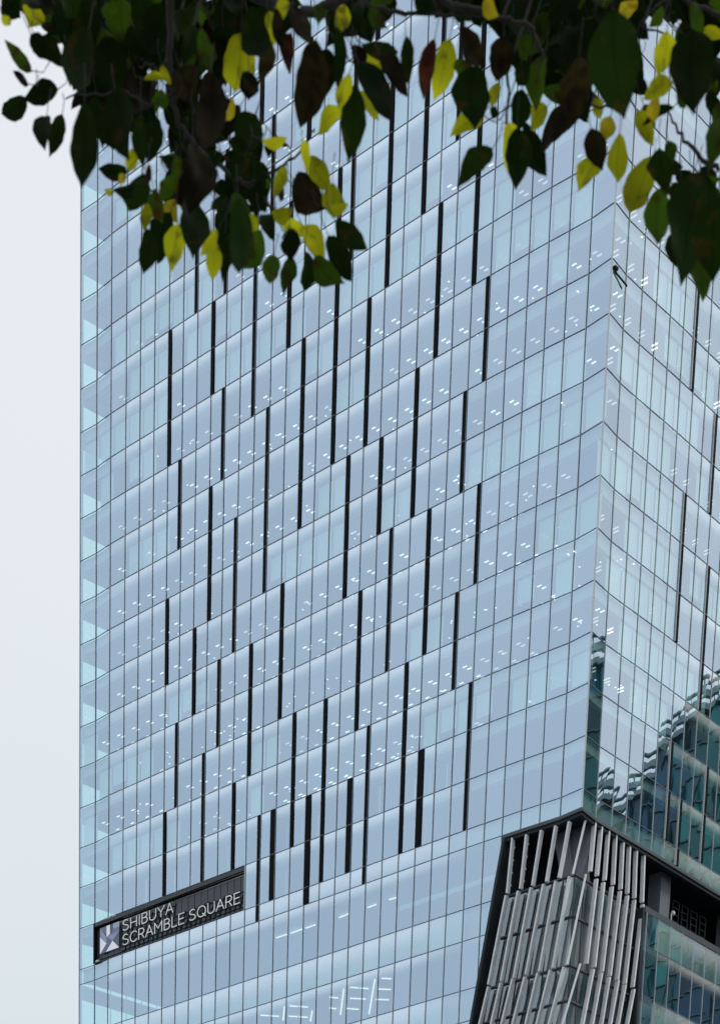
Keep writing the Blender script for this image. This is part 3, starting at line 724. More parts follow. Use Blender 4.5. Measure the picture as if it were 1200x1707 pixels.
# ------------------------------------------------------------------ neighbouring tower (mirrored in the right face)
nb_a = Vector((284, 229, 0)); nb_b = Vector((100, 303, 0)); dN = (nb_b - nb_a).normalized(); nN = Vector((dN.y, -dN.x, 0))
if nN.y > 0: nN = -nN
nb = empty('neighbouring_tower', ((nb_a.x + nb_b.x) / 2, (nb_a.y + nb_b.y) / 2, GZ))
tag(nb, 'dark teal glass office block mirrored in the lower right panes of the big tower', 'building')
NI = Matrix.Translation(-nb.location); LN = (nb_b - nb_a).length; HN = 178.5
def nown(o): o.parent = nb; o.matrix_parent_inverse = NI; return o
def teal():
    m = mat('teal_glass', (.02, .05, .07), .3, 0, .3); n = m.node_tree.nodes; l = m.node_tree.links; b = n['Principled BSDF']
    t = n.new('ShaderNodeTexCoord'); x = n.new('ShaderNodeTexNoise'); x.inputs['Scale'].default_value = .028; x.inputs['Detail'].default_value = 3; l.new(t.outputs['Object'], x.inputs['Vector'])
    r = n.new('ShaderNodeValToRGB'); l.new(x.outputs['Fac'], r.inputs['Fac']); r.color_ramp.elements[0].position = .42; r.color_ramp.elements[1].position = .58
    r.color_ramp.elements[0].color = (.008, .09, .17, 1); r.color_ramp.elements[1].color = (.012, .26, .21, 1)
    at = n.new('ShaderNodeAttribute'); at.attribute_name = 'pane'; mr = n.new('ShaderNodeMapRange'); l.new(at.outputs['Fac'], mr.inputs['Value']); mr.inputs['To Min'].default_value = .35; mr.inputs['To Max'].default_value = 1.5
    v = n.new('ShaderNodeVectorMath'); v.operation = 'SCALE'; l.new(r.outputs['Color'], v.inputs[0]); l.new(mr.outputs['Result'], v.inputs['Scale']); l.new(v.outputs['Vector'], b.inputs['Base Color'])
    return m
S = MB(); nF = 41; nM = 66
for i in range(nF):
    z0_ = GZ + (HN - 4.2 - GZ) * i / nF; z1_ = GZ + (HN - 4.2 - GZ) * (i + 1) / nF
    for q in range(nM):
        a = nb_a + dN * (LN * q / nM); b = nb_a + dN * (LN * (q + 1) / nM); S.face([a + Z * z0_, b + Z * z0_, b + Z * z1_, a + Z * z1_], 0, random.random())
nown(S.build('glass_wall', teal()))
S = MB()
for i in range(nF + 1):
    z0_ = GZ + (HN - 4.2 - GZ) * i / nF; S.bar(nb_a + nN * .1 + Z * z0_, nb_b + nN * .1 + Z * z0_, nN * .12, Z * .12)
for q in range(0, nM + 1, 1):
    a = nb_a + dN * (LN * q / nM); S.bar(a + nN * .1 + Z * GZ, a + nN * .1 + Z * (HN - 4.2), dN * .05, nN * .1)
nown(S.build('frame', mat('block_frame', (.07, .12, .13), .5)))
S = MB()
for z_, h_, o_ in ((HN - 3.8, .4, .4), (HN - 1.9, .5, .45), (HN - .2, .12, .5)): S.bar(nb_a + nN * o_ + Z * z_, nb_b + nN * o_ + Z * z_, nN * .3, Z * h_)
for q in range(0, 30): a = nb_a + dN * (LN * q / 30); S.bar(a + nN * .5 + Z * (HN - 4), a + nN * .5 + Z * HN, dN * .05, nN * .05)
nown(S.build('parapet', mat('parapet_white', (.26, .38, .38), .5)))
S = MB(); a, b = nb_a - nN * .6, nb_b - nN * .6; c, d = nb_b - nN * 45, nb_a - nN * 45
S.prism([a + Z * GZ, b + Z * GZ, c + Z * GZ, d + Z * GZ], [a + Z * (HN - 4.3), b + Z * (HN - 4.3), c + Z * (HN - 4.3), d + Z * (HN - 4.3)])
nown(S.build('body', mat('block_body', (.03, .045, .06), .6)))
# ------------------------------------------------------------------ tree
LEAVES=[[-0.611,3.833,2.659,-0.623,3.849,2.637,0.038,0.39,"Y"],
[-0.678,3.921,2.73,-0.651,3.935,2.709,0.041,-0.13,"D"],
[-0.625,3.835,2.675,-0.581,3.815,2.636,0.035,-0.39,"D"],
[-0.598,3.755,2.612,-0.567,3.745,2.584,0.024,-0.57,"B"],
[-0.511,3.424,2.393,-0.492,3.454,2.381,0.034,-0.3,"D"],
[-0.527,3.775,2.639,-0.521,3.799,2.626,0.04,0.37,"D"],
[-0.562,3.701,2.566,-0.537,3.707,2.528,0.021,0.31,"D"],
[-0.599,3.463,2.387,-0.591,3.482,2.388,0.014,0.51,"Y"],
[-0.596,3.801,2.611,-0.57,3.791,2.601,0.012,0.5,"B"],
[-0.601,3.731,2.501,-0.646,3.749,2.553,0.019,-0.08,"G"],
[-0.627,3.862,2.572,-0.648,3.837,2.573,0.014,0.56,"B"],
[-0.593,3.733,2.544,-0.552,3.767,2.533,0.028,0.13,"D"],
[-0.601,3.723,2.543,-0.579,3.737,2.523,0.025,-0.11,"D"],
[-0.577,3.943,2.669,-0.572,3.933,2.619,0.027,-0.53,"G"],
[-0.594,3.964,2.635,-0.654,3.978,2.634,0.03,0.27,"D"],
[-0.65,3.993,2.641,-0.699,4.023,2.64,0.032,-0.46,"D"],
[-0.57,3.683,2.416,-0.573,3.667,2.361,0.029,0.36,"D"],
[-0.574,3.873,2.543,-0.603,3.916,2.512,0.026,0.19,"D"],
[-0.444,3.193,2.111,-0.45,3.212,2.028,0.038,0.25,"D"],
[-0.479,3.492,2.397,-0.495,3.461,2.3,0.048,0.13,"D"],
[-0.484,3.723,2.546,-0.472,3.758,2.493,0.052,0.09,"D"],
[-0.528,3.929,2.607,-0.515,4.027,2.597,0.038,0.39,"D"],
[-0.42,3.32,2.21,-0.401,3.325,2.133,0.049,0.51,"D"],
[-0.405,3.499,2.302,-0.407,3.54,2.261,0.022,-0.25,"D"],
[-0.405,3.715,2.436,-0.421,3.74,2.398,0.034,-0.23,"D"],
[-0.463,3.991,2.787,-0.456,4.059,2.775,0.053,0.27,"D"],
[-0.417,3.954,2.746,-0.449,3.983,2.698,0.049,0.34,"D"],
[-0.477,3.967,2.728,-0.461,4.022,2.72,0.037,0.36,"D"],
[-0.465,4.038,2.731,-0.471,4.011,2.639,0.048,-0.28,"B"],
[-0.394,3.795,2.514,-0.421,3.803,2.524,0.021,-0.38,"G"],
[-0.452,3.947,2.641,-0.408,3.937,2.641,0.01,-0.04,"Y"],
[-0.418,3.895,2.627,-0.405,3.911,2.611,0.013,0.39,"Y"],
[-0.507,3.948,2.745,-0.513,3.976,2.738,0.028,-0.4,"G"],
[-0.5,3.717,2.578,-0.496,3.727,2.557,0.015,0.44,"D"],
[-0.359,3.642,2.526,-0.369,3.633,2.479,0.014,-0.24,"D"],
[-0.359,3.825,2.632,-0.376,3.826,2.58,0.025,0.05,"D"],
[-0.319,3.49,2.399,-0.306,3.502,2.357,0.024,0.41,"G"],
[-0.282,3.244,2.183,-0.284,3.222,2.081,0.044,0.25,"B"],
[-0.392,3.932,2.65,-0.367,3.941,2.606,0.05,0.02,"B"],
[-0.293,3.922,2.691,-0.305,3.986,2.656,0.055,-0.15,"Y"],
[-0.258,3.614,2.434,-0.257,3.621,2.402,0.034,-0.41,"B"],
[-0.255,3.505,2.433,-0.227,3.49,2.366,0.045,0.24,"D"],
[-0.232,3.636,2.493,-0.245,3.701,2.473,0.025,-0.28,"B"],
[-0.232,3.646,2.529,-0.223,3.669,2.502,0.023,-0.23,"Y"],
[-0.215,3.559,2.474,-0.205,3.619,2.464,0.022,0.45,"B"],
[-0.207,3.843,2.639,-0.215,3.906,2.63,0.028,0.54,"R"],
[-0.188,3.508,2.444,-0.16,3.493,2.385,0.026,-0.42,"B"],
[-0.165,3.702,2.575,-0.159,3.703,2.553,0.026,-0.58,"G"],
[-0.154,3.515,2.407,-0.176,3.602,2.357,0.051,0.19,"B"],
[-0.157,4.001,2.729,-0.161,4.034,2.681,0.038,0.34,"D"],
[-0.124,3.476,2.397,-0.117,3.509,2.345,0.02,-0.09,"D"],
[-0.104,3.516,2.369,-0.12,3.575,2.361,0.024,-0.5,"Y"],
[-0.122,3.849,2.544,-0.162,3.843,2.509,0.029,-0.55,"Y"],
[-0.097,3.575,2.396,-0.105,3.667,2.358,0.04,0.21,"D"],
[-0.297,3.841,2.552,-0.313,3.87,2.538,0.013,-0.29,"O"],
[-0.274,4.02,2.649,-0.294,4.039,2.628,0.03,-0.07,"D"],
[-0.237,3.629,2.358,-0.196,3.605,2.345,0.016,0.54,"Y"],
[-0.228,3.745,2.443,-0.197,3.732,2.418,0.01,0.35,"D"],
[-0.207,3.61,2.521,-0.211,3.636,2.508,0.022,-0.47,"Y"],
[-0.121,3.766,2.624,-0.135,3.803,2.608,0.024,0.08,"Y"],
[-0.103,3.835,2.676,-0.094,3.83,2.628,0.027,0.37,"D"],
[-0.081,3.602,2.505,-0.053,3.61,2.486,0.02,-0.46,"G"],
[-0.093,3.708,2.535,-0.036,3.742,2.551,0.021,0.26,"D"],
[-0.107,3.629,2.479,-0.085,3.657,2.472,0.023,0.1,"B"],
[-0.091,3.48,2.359,-0.036,3.463,2.281,0.039,-0.46,"D"],
[-0.092,3.872,2.636,-0.057,3.875,2.612,0.021,0.43,"Y"],
[-0.098,3.867,2.583,-0.063,3.847,2.533,0.019,-0.08,"Y"],
[-0.063,3.59,2.442,-0.015,3.586,2.393,0.027,0.1,"B"],
[-0.026,3.635,2.497,-0.018,3.682,2.47,0.026,-0.55,"D"],
[0.019,3.733,2.563,0.005,3.791,2.524,0.029,0.56,"R"],
[0.044,3.893,2.673,0.021,3.946,2.627,0.042,-0.52,"Y"],
[0.053,3.581,2.471,0.096,3.646,2.47,0.031,-0.26,"B"],
[0.082,3.697,2.507,0.081,3.711,2.435,0.057,-0.03,"D"],
[0.056,3.703,2.518,0.065,3.734,2.51,0.03,0.45,"G"],
[0.129,3.887,2.674,0.124,3.922,2.638,0.043,0.15,"B"],
[0.153,3.922,2.698,0.17,3.941,2.681,0.031,-0.57,"G"],
[0.099,3.743,2.477,0.048,3.739,2.443,0.028,0.41,"Y"],
[0.128,3.973,2.672,0.119,3.993,2.649,0.02,0.47,"Y"],
[0.11,3.498,2.324,0.105,3.504,2.313,0.015,-0.31,"D"],
[0.095,3.863,2.706,0.121,3.866,2.687,0.027,0.58,"O"],
[-0.014,3.525,2.47,0.02,3.524,2.45,0.023,-0.12,"D"],
[0.161,3.618,2.459,0.145,3.645,2.449,0.023,-0.13,"D"],
[0.236,3.044,2.126,0.266,3.114,2.061,0.072,0.42,"D"],
[0.355,3.192,2.211,0.362,3.207,2.128,0.062,-0.07,"D"],
[0.357,3.559,2.462,0.354,3.598,2.431,0.033,-0.13,"Y"],
[0.362,3.483,2.349,0.32,3.485,2.332,0.024,-0.16,"Y"],
[0.35,3.545,2.373,0.343,3.575,2.364,0.021,0.45,"O"],
[0.34,3.796,2.522,0.374,3.822,2.495,0.026,0.22,"Y"],
[0.38,3.61,2.405,0.333,3.624,2.393,0.012,-0.12,"D"],
[0.332,3.858,2.708,0.317,3.903,2.702,0.028,-0.46,"O"],
[0.373,3.786,2.648,0.355,3.818,2.643,0.018,0.15,"G"],
[0.207,3.186,2.174,0.212,3.281,2.164,0.043,-0.15,"B"],
[0.195,3.836,2.617,0.184,3.856,2.556,0.039,0.48,"G"],
[0.206,3.903,2.595,0.178,3.892,2.559,0.028,-0.07,"Y"],
[0.263,3.986,2.636,0.206,4.062,2.644,0.042,0.58,"B"],
[0.285,3.964,2.65,0.3,3.979,2.631,0.019,0.09,"Y"],
[0.3,3.789,2.51,0.288,3.812,2.489,0.025,0.05,"O"],
[0.258,3.633,2.391,0.282,3.665,2.359,0.035,0.08,"B"],
[0.328,3.934,2.584,0.327,3.927,2.512,0.033,-0.08,"Y"],
[0.291,3.935,2.545,0.264,3.924,2.496,0.039,0.5,"Y"],
[0.382,3.908,2.538,0.342,3.879,2.443,0.051,0.51,"Y"],
[0.381,3.739,2.39,0.376,3.726,2.306,0.04,0.04,"G"],
[0.369,3.688,2.406,0.39,3.743,2.381,0.041,0.49,"D"],
[0.393,3.887,2.501,0.429,3.883,2.509,0.022,-0.52,"D"],
[0.394,3.816,2.498,0.405,3.806,2.46,0.022,0.28,"G"],
[0.43,3.57,2.3,0.397,3.578,2.165,0.077,-0.12,"D"],
[0.394,3.121,1.988,0.402,3.203,1.942,0.056,-0.16,"D"],
[0.504,4.021,2.5,0.479,3.987,2.39,0.049,0.3,"G"],
[0.424,3.586,2.307,0.456,3.572,2.292,0.01,0.02,"G"],
[0.442,3.547,2.353,0.433,3.532,2.279,0.043,0.15,"G"],
[0.396,3.629,2.546,0.419,3.653,2.515,0.02,0.29,"G"],
[0.454,3.94,2.73,0.491,3.963,2.735,0.019,0.54,"Y"],
[0.503,4.02,2.688,0.488,4.01,2.652,0.026,0.25,"G"],
[0.109,3.522,2.289,0.058,3.59,2.283,0.033,-0.47,"D"],
[0.137,3.758,2.478,0.147,3.822,2.451,0.036,-0.39,"Y"],
[0.151,3.71,2.44,0.156,3.736,2.376,0.041,-0.12,"D"],
[0.174,4.084,2.693,0.221,4.15,2.658,0.035,-0.37,"D"],
[0.168,3.996,2.68,0.163,4.043,2.647,0.036,0.2,"D"],
[-0.48,3.962,2.527,-0.525,3.937,2.513,0.023,-0.29,"D"],
[-0.459,3.885,2.509,-0.472,3.916,2.497,0.022,-0.3,"Y"],
[-0.417,3.646,2.324,-0.449,3.709,2.315,0.043,-0.5,"D"],
[-0.421,3.588,2.272,-0.455,3.57,2.256,0.02,-0.59,"D"],
[-0.433,3.557,2.264,-0.445,3.564,2.259,0.011,-0.24,"O"],
[-0.402,3.581,2.294,-0.41,3.614,2.289,0.012,-0.39,"R"],
[-0.467,3.683,2.321,-0.481,3.677,2.321,0.009,-0.4,"Y"],
[-0.432,3.932,2.484,-0.421,3.95,2.449,0.033,0.29,"G"],
[-0.428,3.786,2.375,-0.432,3.787,2.338,0.02,0.29,"Y"],
[-0.371,3.614,2.305,-0.387,3.651,2.292,0.029,-0.39,"G"],
[-0.322,3.427,2.219,-0.323,3.424,2.133,0.053,-0.42,"B"],
[-0.418,4.075,2.544,-0.45,4.127,2.503,0.04,-0.0,"D"],
[-0.437,3.873,2.396,-0.446,3.923,2.363,0.035,-0.47,"D"],
[-0.372,3.771,2.34,-0.39,3.8,2.288,0.037,-0.55,"Y"],
[-0.338,3.61,2.267,-0.333,3.589,2.182,0.047,-0.23,"D"],
[-0.434,4.114,2.582,-0.411,4.148,2.575,0.025,-0.04,"O"],
[-0.299,3.606,2.231,-0.329,3.65,2.224,0.018,0.17,"Y"],
[-0.322,3.77,2.321,-0.322,3.794,2.279,0.028,-0.31,"Y"],
[-0.243,3.244,2.045,-0.235,3.219,1.944,0.035,0.08,"D"],
[-0.286,3.768,2.331,-0.31,3.851,2.308,0.031,-0.54,"D"],
[-0.263,4.063,2.516,-0.294,4.124,2.493,0.039,0.42,"G"],
[-0.276,4.104,2.563,-0.292,4.122,2.544,0.026,0.4,"Y"],
[-0.263,3.891,2.563,-0.293,3.919,2.524,0.052,0.49,"D"],
[-0.302,3.961,2.54,-0.245,3.969,2.533,0.029,0.14,"D"],
[-0.237,3.833,2.495,-0.24,3.847,2.477,0.017,0.01,"B"],
[-0.269,3.968,2.519,-0.267,3.992,2.49,0.028,-0.21,"D"],
[-0.2,3.634,2.33,-0.217,3.631,2.289,0.018,0.09,"Y"],
[-0.219,3.902,2.476,-0.223,3.895,2.451,0.015,-0.42,"D"],
[-0.203,3.92,2.458,-0.239,3.903,2.435,0.021,0.19,"Y"],
[-0.232,4.098,2.556,-0.186,4.131,2.556,0.026,0.34,"Y"],
[-0.201,3.873,2.467,-0.145,3.863,2.421,0.05,0.34,"B"],
[-0.171,3.678,2.393,-0.175,3.728,2.384,0.019,0.55,"Y"],
[-0.178,3.881,2.504,-0.14,3.911,2.476,0.035,-0.39,"Y"],
[-0.133,3.766,2.396,-0.13,3.764,2.349,0.041,-0.5,"Y"],
[-0.137,3.627,2.274,-0.103,3.637,2.286,0.014,0.03,"Y"],
[-0.121,3.569,2.225,-0.072,3.627,2.227,0.029,0.42,"D"],
[-0.189,3.577,2.219,-0.186,3.608,2.195,0.032,-0.32,"D"],
[-0.188,3.947,2.451,-0.149,3.962,2.411,0.035,0.48,"Y"],
[-0.143,3.896,2.408,-0.103,3.965,2.389,0.035,-0.02,"D"],
[-0.153,3.616,2.208,-0.106,3.615,2.172,0.032,-0.44,"G"],
[-0.214,4.142,2.528,-0.226,4.141,2.469,0.029,0.37,"G"],
[-0.177,3.825,2.343,-0.177,3.867,2.313,0.033,-0.56,"D"],
[-0.215,3.642,2.225,-0.221,3.632,2.181,0.029,0.29,"G"],
[-0.247,3.807,2.378,-0.224,3.8,2.339,0.025,-0.25,"D"],
[0.362,3.918,2.612,0.384,3.935,2.592,0.022,0.17,"G"],
[-0.053,3.834,2.688,-0.062,3.829,2.667,0.027,0.52,"G"],
[0.371,3.488,2.344,0.386,3.515,2.341,0.016,-0.09,"G"],
[-0.36,3.622,2.331,-0.373,3.655,2.322,0.016,0.21,"G"],
[-0.349,3.912,2.512,-0.317,3.897,2.509,0.017,-0.47,"D"],
[-0.424,3.972,2.555,-0.394,3.97,2.531,0.02,-0.51,"D"],
[-0.342,3.718,2.44,-0.322,3.727,2.422,0.021,0.13,"B"],
[-0.302,3.804,2.47,-0.264,3.813,2.466,0.02,-0.34,"D"],
[-0.265,3.672,2.365,-0.289,3.708,2.359,0.021,0.24,"D"],
[-0.33,3.985,2.535,-0.325,4.01,2.525,0.023,-0.26,"D"],
[-0.306,3.646,2.296,-0.294,3.639,2.276,0.028,-0.32,"D"]]
FILL=[[-0.544,4.084,2.845,-0.518,4.176,2.838,0.059,0.42,"D"],
[-0.481,4.265,2.94,-0.557,4.287,2.941,0.024,0.44,"D"],
[-0.665,4.562,3.198,-0.66,4.541,3.106,0.047,-0.52,"D"],
[-0.627,4.347,3.064,-0.552,4.335,2.995,0.056,0.6,"D"],
[-0.591,4.073,2.85,-0.602,4.169,2.835,0.046,0.11,"D"],
[-0.498,4.229,2.983,-0.493,4.212,2.915,0.039,0.53,"D"],
[-0.582,4.284,2.988,-0.551,4.339,2.955,0.06,-0.37,"G"],
[-0.67,4.542,3.16,-0.594,4.525,3.139,0.024,0.17,"D"],
[-0.529,4.034,2.799,-0.595,4.088,2.777,0.034,0.14,"D"],
[-0.512,4.323,3.025,-0.543,4.314,2.96,0.042,-0.47,"D"],
[-0.724,4.594,3.163,-0.625,4.549,3.085,0.044,-0.48,"G"],
[-0.619,4.477,3.12,-0.611,4.493,3.077,0.029,-0.23,"D"],
[-0.586,4.424,3.067,-0.554,4.445,3.001,0.055,0.26,"D"],
[-0.655,4.64,3.251,-0.619,4.618,3.154,0.048,0.13,"D"],
[-0.525,4.263,3.019,-0.509,4.293,2.979,0.046,0.45,"D"],
[-0.628,4.582,3.176,-0.638,4.592,3.105,0.046,-0.14,"D"],
[-0.544,4.077,2.824,-0.594,4.098,2.79,0.033,0.17,"D"],
[-0.62,4.465,3.117,-0.69,4.46,3.042,0.041,-0.25,"D"],
[-0.608,4.484,3.17,-0.627,4.465,3.065,0.063,-0.32,"D"],
[-0.578,4.288,3.034,-0.621,4.385,3.014,0.057,0.21,"D"],
[-0.556,4.201,2.912,-0.531,4.268,2.909,0.043,-0.48,"G"],
[-0.617,4.145,2.87,-0.585,4.167,2.818,0.041,0.22,"D"],
[-0.582,4.356,3.048,-0.598,4.43,3.036,0.039,0.1,"D"],
[-0.638,4.583,3.176,-0.708,4.65,3.16,0.041,0.47,"D"],
[-0.48,4.22,2.975,-0.546,4.288,2.967,0.043,0.49,"D"],
[-0.498,4.03,2.808,-0.505,4.116,2.793,0.049,-0.03,"G"],
[-0.599,4.416,3.082,-0.615,4.43,3.008,0.056,-0.06,"G"],
[-0.496,4.14,2.816,-0.465,4.153,2.793,0.029,-0.4,"D"],
[-0.569,4.613,3.171,-0.614,4.696,3.139,0.06,-0.35,"D"],
[-0.585,4.574,3.087,-0.634,4.627,3.069,0.044,-0.52,"D"],
[-0.545,4.507,3.096,-0.507,4.496,3.027,0.045,0.48,"D"],
[-0.499,4.096,2.821,-0.545,4.097,2.749,0.053,-0.01,"D"],
[-0.567,4.324,2.984,-0.593,4.317,2.905,0.053,0.02,"D"],
[-0.496,4.145,2.818,-0.533,4.167,2.787,0.04,-0.59,"B"],
[-0.643,4.709,3.143,-0.626,4.731,3.099,0.039,0.52,"B"],
[-0.645,4.503,3.029,-0.592,4.533,3.001,0.045,-0.07,"D"],
[-0.625,4.492,3.086,-0.639,4.509,3.036,0.035,0.42,"D"],
[-0.591,4.403,2.963,-0.572,4.389,2.915,0.024,0.26,"D"],
[-0.586,4.151,2.819,-0.591,4.146,2.775,0.033,-0.55,"D"],
[-0.521,4.361,2.949,-0.485,4.341,2.897,0.027,-0.22,"D"],
[-0.593,4.27,2.874,-0.543,4.297,2.87,0.028,0.15,"B"],
[-0.51,4.06,2.753,-0.53,4.106,2.744,0.024,-0.27,"D"],
[-0.498,4.443,2.973,-0.535,4.483,2.939,0.031,-0.01,"D"],
[-0.554,4.251,2.843,-0.578,4.265,2.803,0.029,0.06,"D"],
[-0.602,4.545,3.097,-0.599,4.571,3.046,0.042,0.21,"D"],
[-0.531,4.029,2.767,-0.493,4.122,2.756,0.057,0.45,"G"],
[-0.614,4.433,2.955,-0.638,4.424,2.909,0.022,0.29,"B"],
[-0.618,4.705,3.176,-0.563,4.754,3.197,0.028,-0.45,"G"],
[-0.625,4.471,3.032,-0.645,4.497,2.988,0.036,0.31,"G"],
[-0.577,4.603,3.077,-0.516,4.599,3.067,0.025,-0.49,"D"],
[-0.612,4.629,3.088,-0.57,4.628,3.062,0.02,0.24,"G"],
[-0.514,4.2,2.855,-0.553,4.178,2.809,0.023,0.07,"D"],
[-0.624,4.69,3.155,-0.618,4.697,3.118,0.031,-0.5,"B"],
[-0.514,4.48,3.002,-0.54,4.535,2.984,0.028,0.02,"G"],
[-0.543,4.106,2.763,-0.491,4.126,2.738,0.04,-0.45,"D"],
[-0.583,4.5,3.013,-0.596,4.489,2.96,0.028,-0.38,"D"],
[-0.587,4.339,3.003,-0.579,4.383,2.956,0.055,0.5,"G"],
[-0.594,4.476,3.031,-0.638,4.448,2.972,0.033,0.54,"D"],
[-0.519,4.122,2.806,-0.538,4.177,2.788,0.035,0.45,"D"],
[-0.514,4.279,2.883,-0.517,4.286,2.848,0.027,0.17,"D"],
[-0.54,4.49,3.011,-0.494,4.532,3.019,0.024,0.05,"D"],
[-0.567,4.735,3.164,-0.548,4.759,3.132,0.044,-0.59,"D"],
[-0.61,4.608,3.074,-0.611,4.647,3.052,0.031,-0.14,"B"],
[-0.569,4.542,3.037,-0.584,4.568,3.012,0.027,-0.17,"G"],
[-0.47,4.298,2.876,-0.5,4.295,2.824,0.038,0.57,"B"],
[-0.613,4.772,3.201,-0.597,4.782,3.146,0.038,-0.38,"B"],
[-0.556,4.539,3.015,-0.525,4.598,3.019,0.023,0.22,"D"],
[-0.599,4.684,3.08,-0.621,4.711,3.041,0.036,0.56,"D"],
[-0.476,4.254,2.817,-0.49,4.278,2.794,0.024,-0.36,"D"],
[-0.518,4.319,2.888,-0.509,4.338,2.859,0.029,-0.29,"D"],
[-0.594,4.631,3.07,-0.575,4.631,3.015,0.043,0.56,"G"],
[-0.547,4.055,2.716,-0.559,4.107,2.69,0.046,0.53,"D"],
[-0.487,4.057,2.712,-0.458,4.061,2.68,0.027,-0.11,"G"],
[-0.522,4.182,2.787,-0.543,4.189,2.747,0.034,0.57,"D"],
[-0.514,4.486,2.98,-0.52,4.498,2.938,0.033,-0.27,"D"],
[-0.489,4.119,2.719,-0.528,4.162,2.702,0.032,0.15,"G"],
[-0.618,4.53,3.037,-0.606,4.518,2.975,0.042,0.33,"B"],
[-0.488,4.109,2.758,-0.469,4.133,2.729,0.037,-0.37,"D"],
[-0.52,4.785,3.187,-0.548,4.782,3.126,0.035,-0.44,"G"],
[-0.489,4.299,2.852,-0.482,4.294,2.795,0.031,0.34,"D"],
[-0.531,4.321,2.83,-0.477,4.347,2.834,0.025,0.24,"D"],
[-0.487,4.297,2.834,-0.471,4.328,2.8,0.036,-0.21,"D"],
[-0.581,4.408,2.908,-0.596,4.399,2.843,0.034,0.37,"D"],
[-0.548,4.437,2.925,-0.495,4.454,2.9,0.033,0.07,"D"],
[-0.451,4.601,3.264,-0.465,4.586,3.158,0.068,0.51,"D"],
[-0.474,4.222,2.973,-0.466,4.255,2.945,0.035,0.24,"G"],
[-0.523,4.517,3.192,-0.515,4.527,3.145,0.036,0.07,"D"],
[-0.433,4.522,3.134,-0.498,4.587,3.108,0.043,0.2,"D"],
[-0.488,4.458,3.126,-0.521,4.485,3.075,0.048,-0.07,"D"],
[-0.444,4.319,3.024,-0.503,4.353,3.001,0.029,0.25,"D"],
[-0.387,4.232,2.986,-0.405,4.215,2.918,0.036,0.5,"D"],
[-0.373,4.223,2.991,-0.447,4.193,2.907,0.046,-0.54,"D"],
[-0.45,4.374,3.081,-0.388,4.361,3.021,0.045,0.44,"G"],
[-0.446,4.29,3.028,-0.446,4.344,3.014,0.041,0.5,"D"],
[-0.398,4.332,2.999,-0.422,4.31,2.916,0.051,0.36,"G"],
[-0.387,4.035,2.838,-0.399,4.09,2.823,0.034,-0.6,"D"],
[-0.433,4.078,2.824,-0.375,4.064,2.778,0.037,0.55,"D"],
[-0.47,4.182,2.95,-0.491,4.257,2.942,0.04,0.46,"D"],
[-0.501,4.626,3.204,-0.546,4.618,3.156,0.029,0.41,"D"],
[-0.498,4.532,3.178,-0.434,4.601,3.162,0.056,0.36,"D"],
[-0.405,4.147,2.892,-0.417,4.18,2.851,0.036,-0.28,"D"],
[-0.534,4.555,3.202,-0.458,4.622,3.217,0.034,0.02,"D"],
[-0.493,4.386,3.045,-0.502,4.391,2.994,0.031,0.27,"D"],
[-0.46,4.397,3.112,-0.466,4.411,3.031,0.047,-0.01,"D"],
[-0.459,4.373,3.08,-0.46,4.353,2.991,0.053,-0.06,"D"],
[-0.508,4.624,3.236,-0.503,4.663,3.181,0.049,-0.41,"G"],
[-0.37,4.01,2.836,-0.411,4.018,2.785,0.038,-0.35,"D"],
[-0.512,4.364,2.956,-0.463,4.376,2.951,0.023,-0.46,"D"],
[-0.478,4.476,3.084,-0.466,4.533,3.068,0.041,0.05,"D"],
[-0.388,4.091,2.82,-0.441,4.12,2.775,0.043,0.37,"D"],
[-0.488,4.363,3.002,-0.472,4.402,2.964,0.046,-0.12,"D"],
[-0.487,4.29,2.914,-0.438,4.306,2.882,0.039,-0.42,"D"],
[-0.462,4.15,2.845,-0.409,4.183,2.816,0.037,-0.5,"D"],
[-0.523,4.654,3.156,-0.474,4.649,3.123,0.033,-0.37,"D"],
[-0.463,4.44,3.042,-0.485,4.48,3.009,0.044,0.44,"D"],
[-0.474,4.486,3.06,-0.481,4.53,3.044,0.028,0.25,"D"],
[-0.464,4.69,3.197,-0.514,4.728,3.177,0.033,0.03,"D"],
[-0.325,4.084,2.712,-0.33,4.106,2.666,0.043,-0.33,"B"],
[-0.418,4.384,2.948,-0.467,4.395,2.943,0.019,0.09,"D"],
[-0.471,4.711,3.185,-0.432,4.707,3.15,0.028,0.54,"D"],
[-0.334,4.338,2.841,-0.38,4.31,2.812,0.023,0.52,"D"],
[-0.49,4.604,3.047,-0.441,4.675,3.053,0.039,0.05,"D"],
[-0.409,4.74,3.134,-0.413,4.752,3.092,0.031,-0.09,"D"],
[-0.432,4.744,3.117,-0.488,4.783,3.1,0.029,-0.09,"D"],
[-0.361,4.139,2.779,-0.36,4.141,2.737,0.03,-0.34,"D"],
[-0.415,4.708,3.188,-0.471,4.76,3.175,0.034,0.12,"D"],
[-0.416,4.408,2.992,-0.44,4.448,2.96,0.032,-0.13,"D"],
[-0.494,4.672,3.119,-0.445,4.686,3.105,0.027,-0.37,"D"],
[-0.423,4.504,2.974,-0.38,4.497,2.93,0.029,0.06,"D"],
[-0.377,4.469,3.011,-0.416,4.47,2.97,0.027,0.49,"D"],
[-0.434,4.235,2.875,-0.401,4.28,2.861,0.034,0.6,"D"],
[-0.431,4.35,2.949,-0.398,4.388,2.923,0.041,-0.59,"D"],
[-0.442,4.187,2.794,-0.405,4.226,2.788,0.033,-0.5,"B"],
[-0.397,4.686,3.077,-0.479,4.701,3.065,0.037,-0.58,"D"],
[-0.368,4.451,3.028,-0.379,4.502,3.012,0.032,-0.44,"D"],
[-0.367,4.194,2.811,-0.382,4.202,2.77,0.034,-0.43,"D"],
[-0.412,4.444,2.929,-0.35,4.425,2.872,0.033,0.31,"D"],
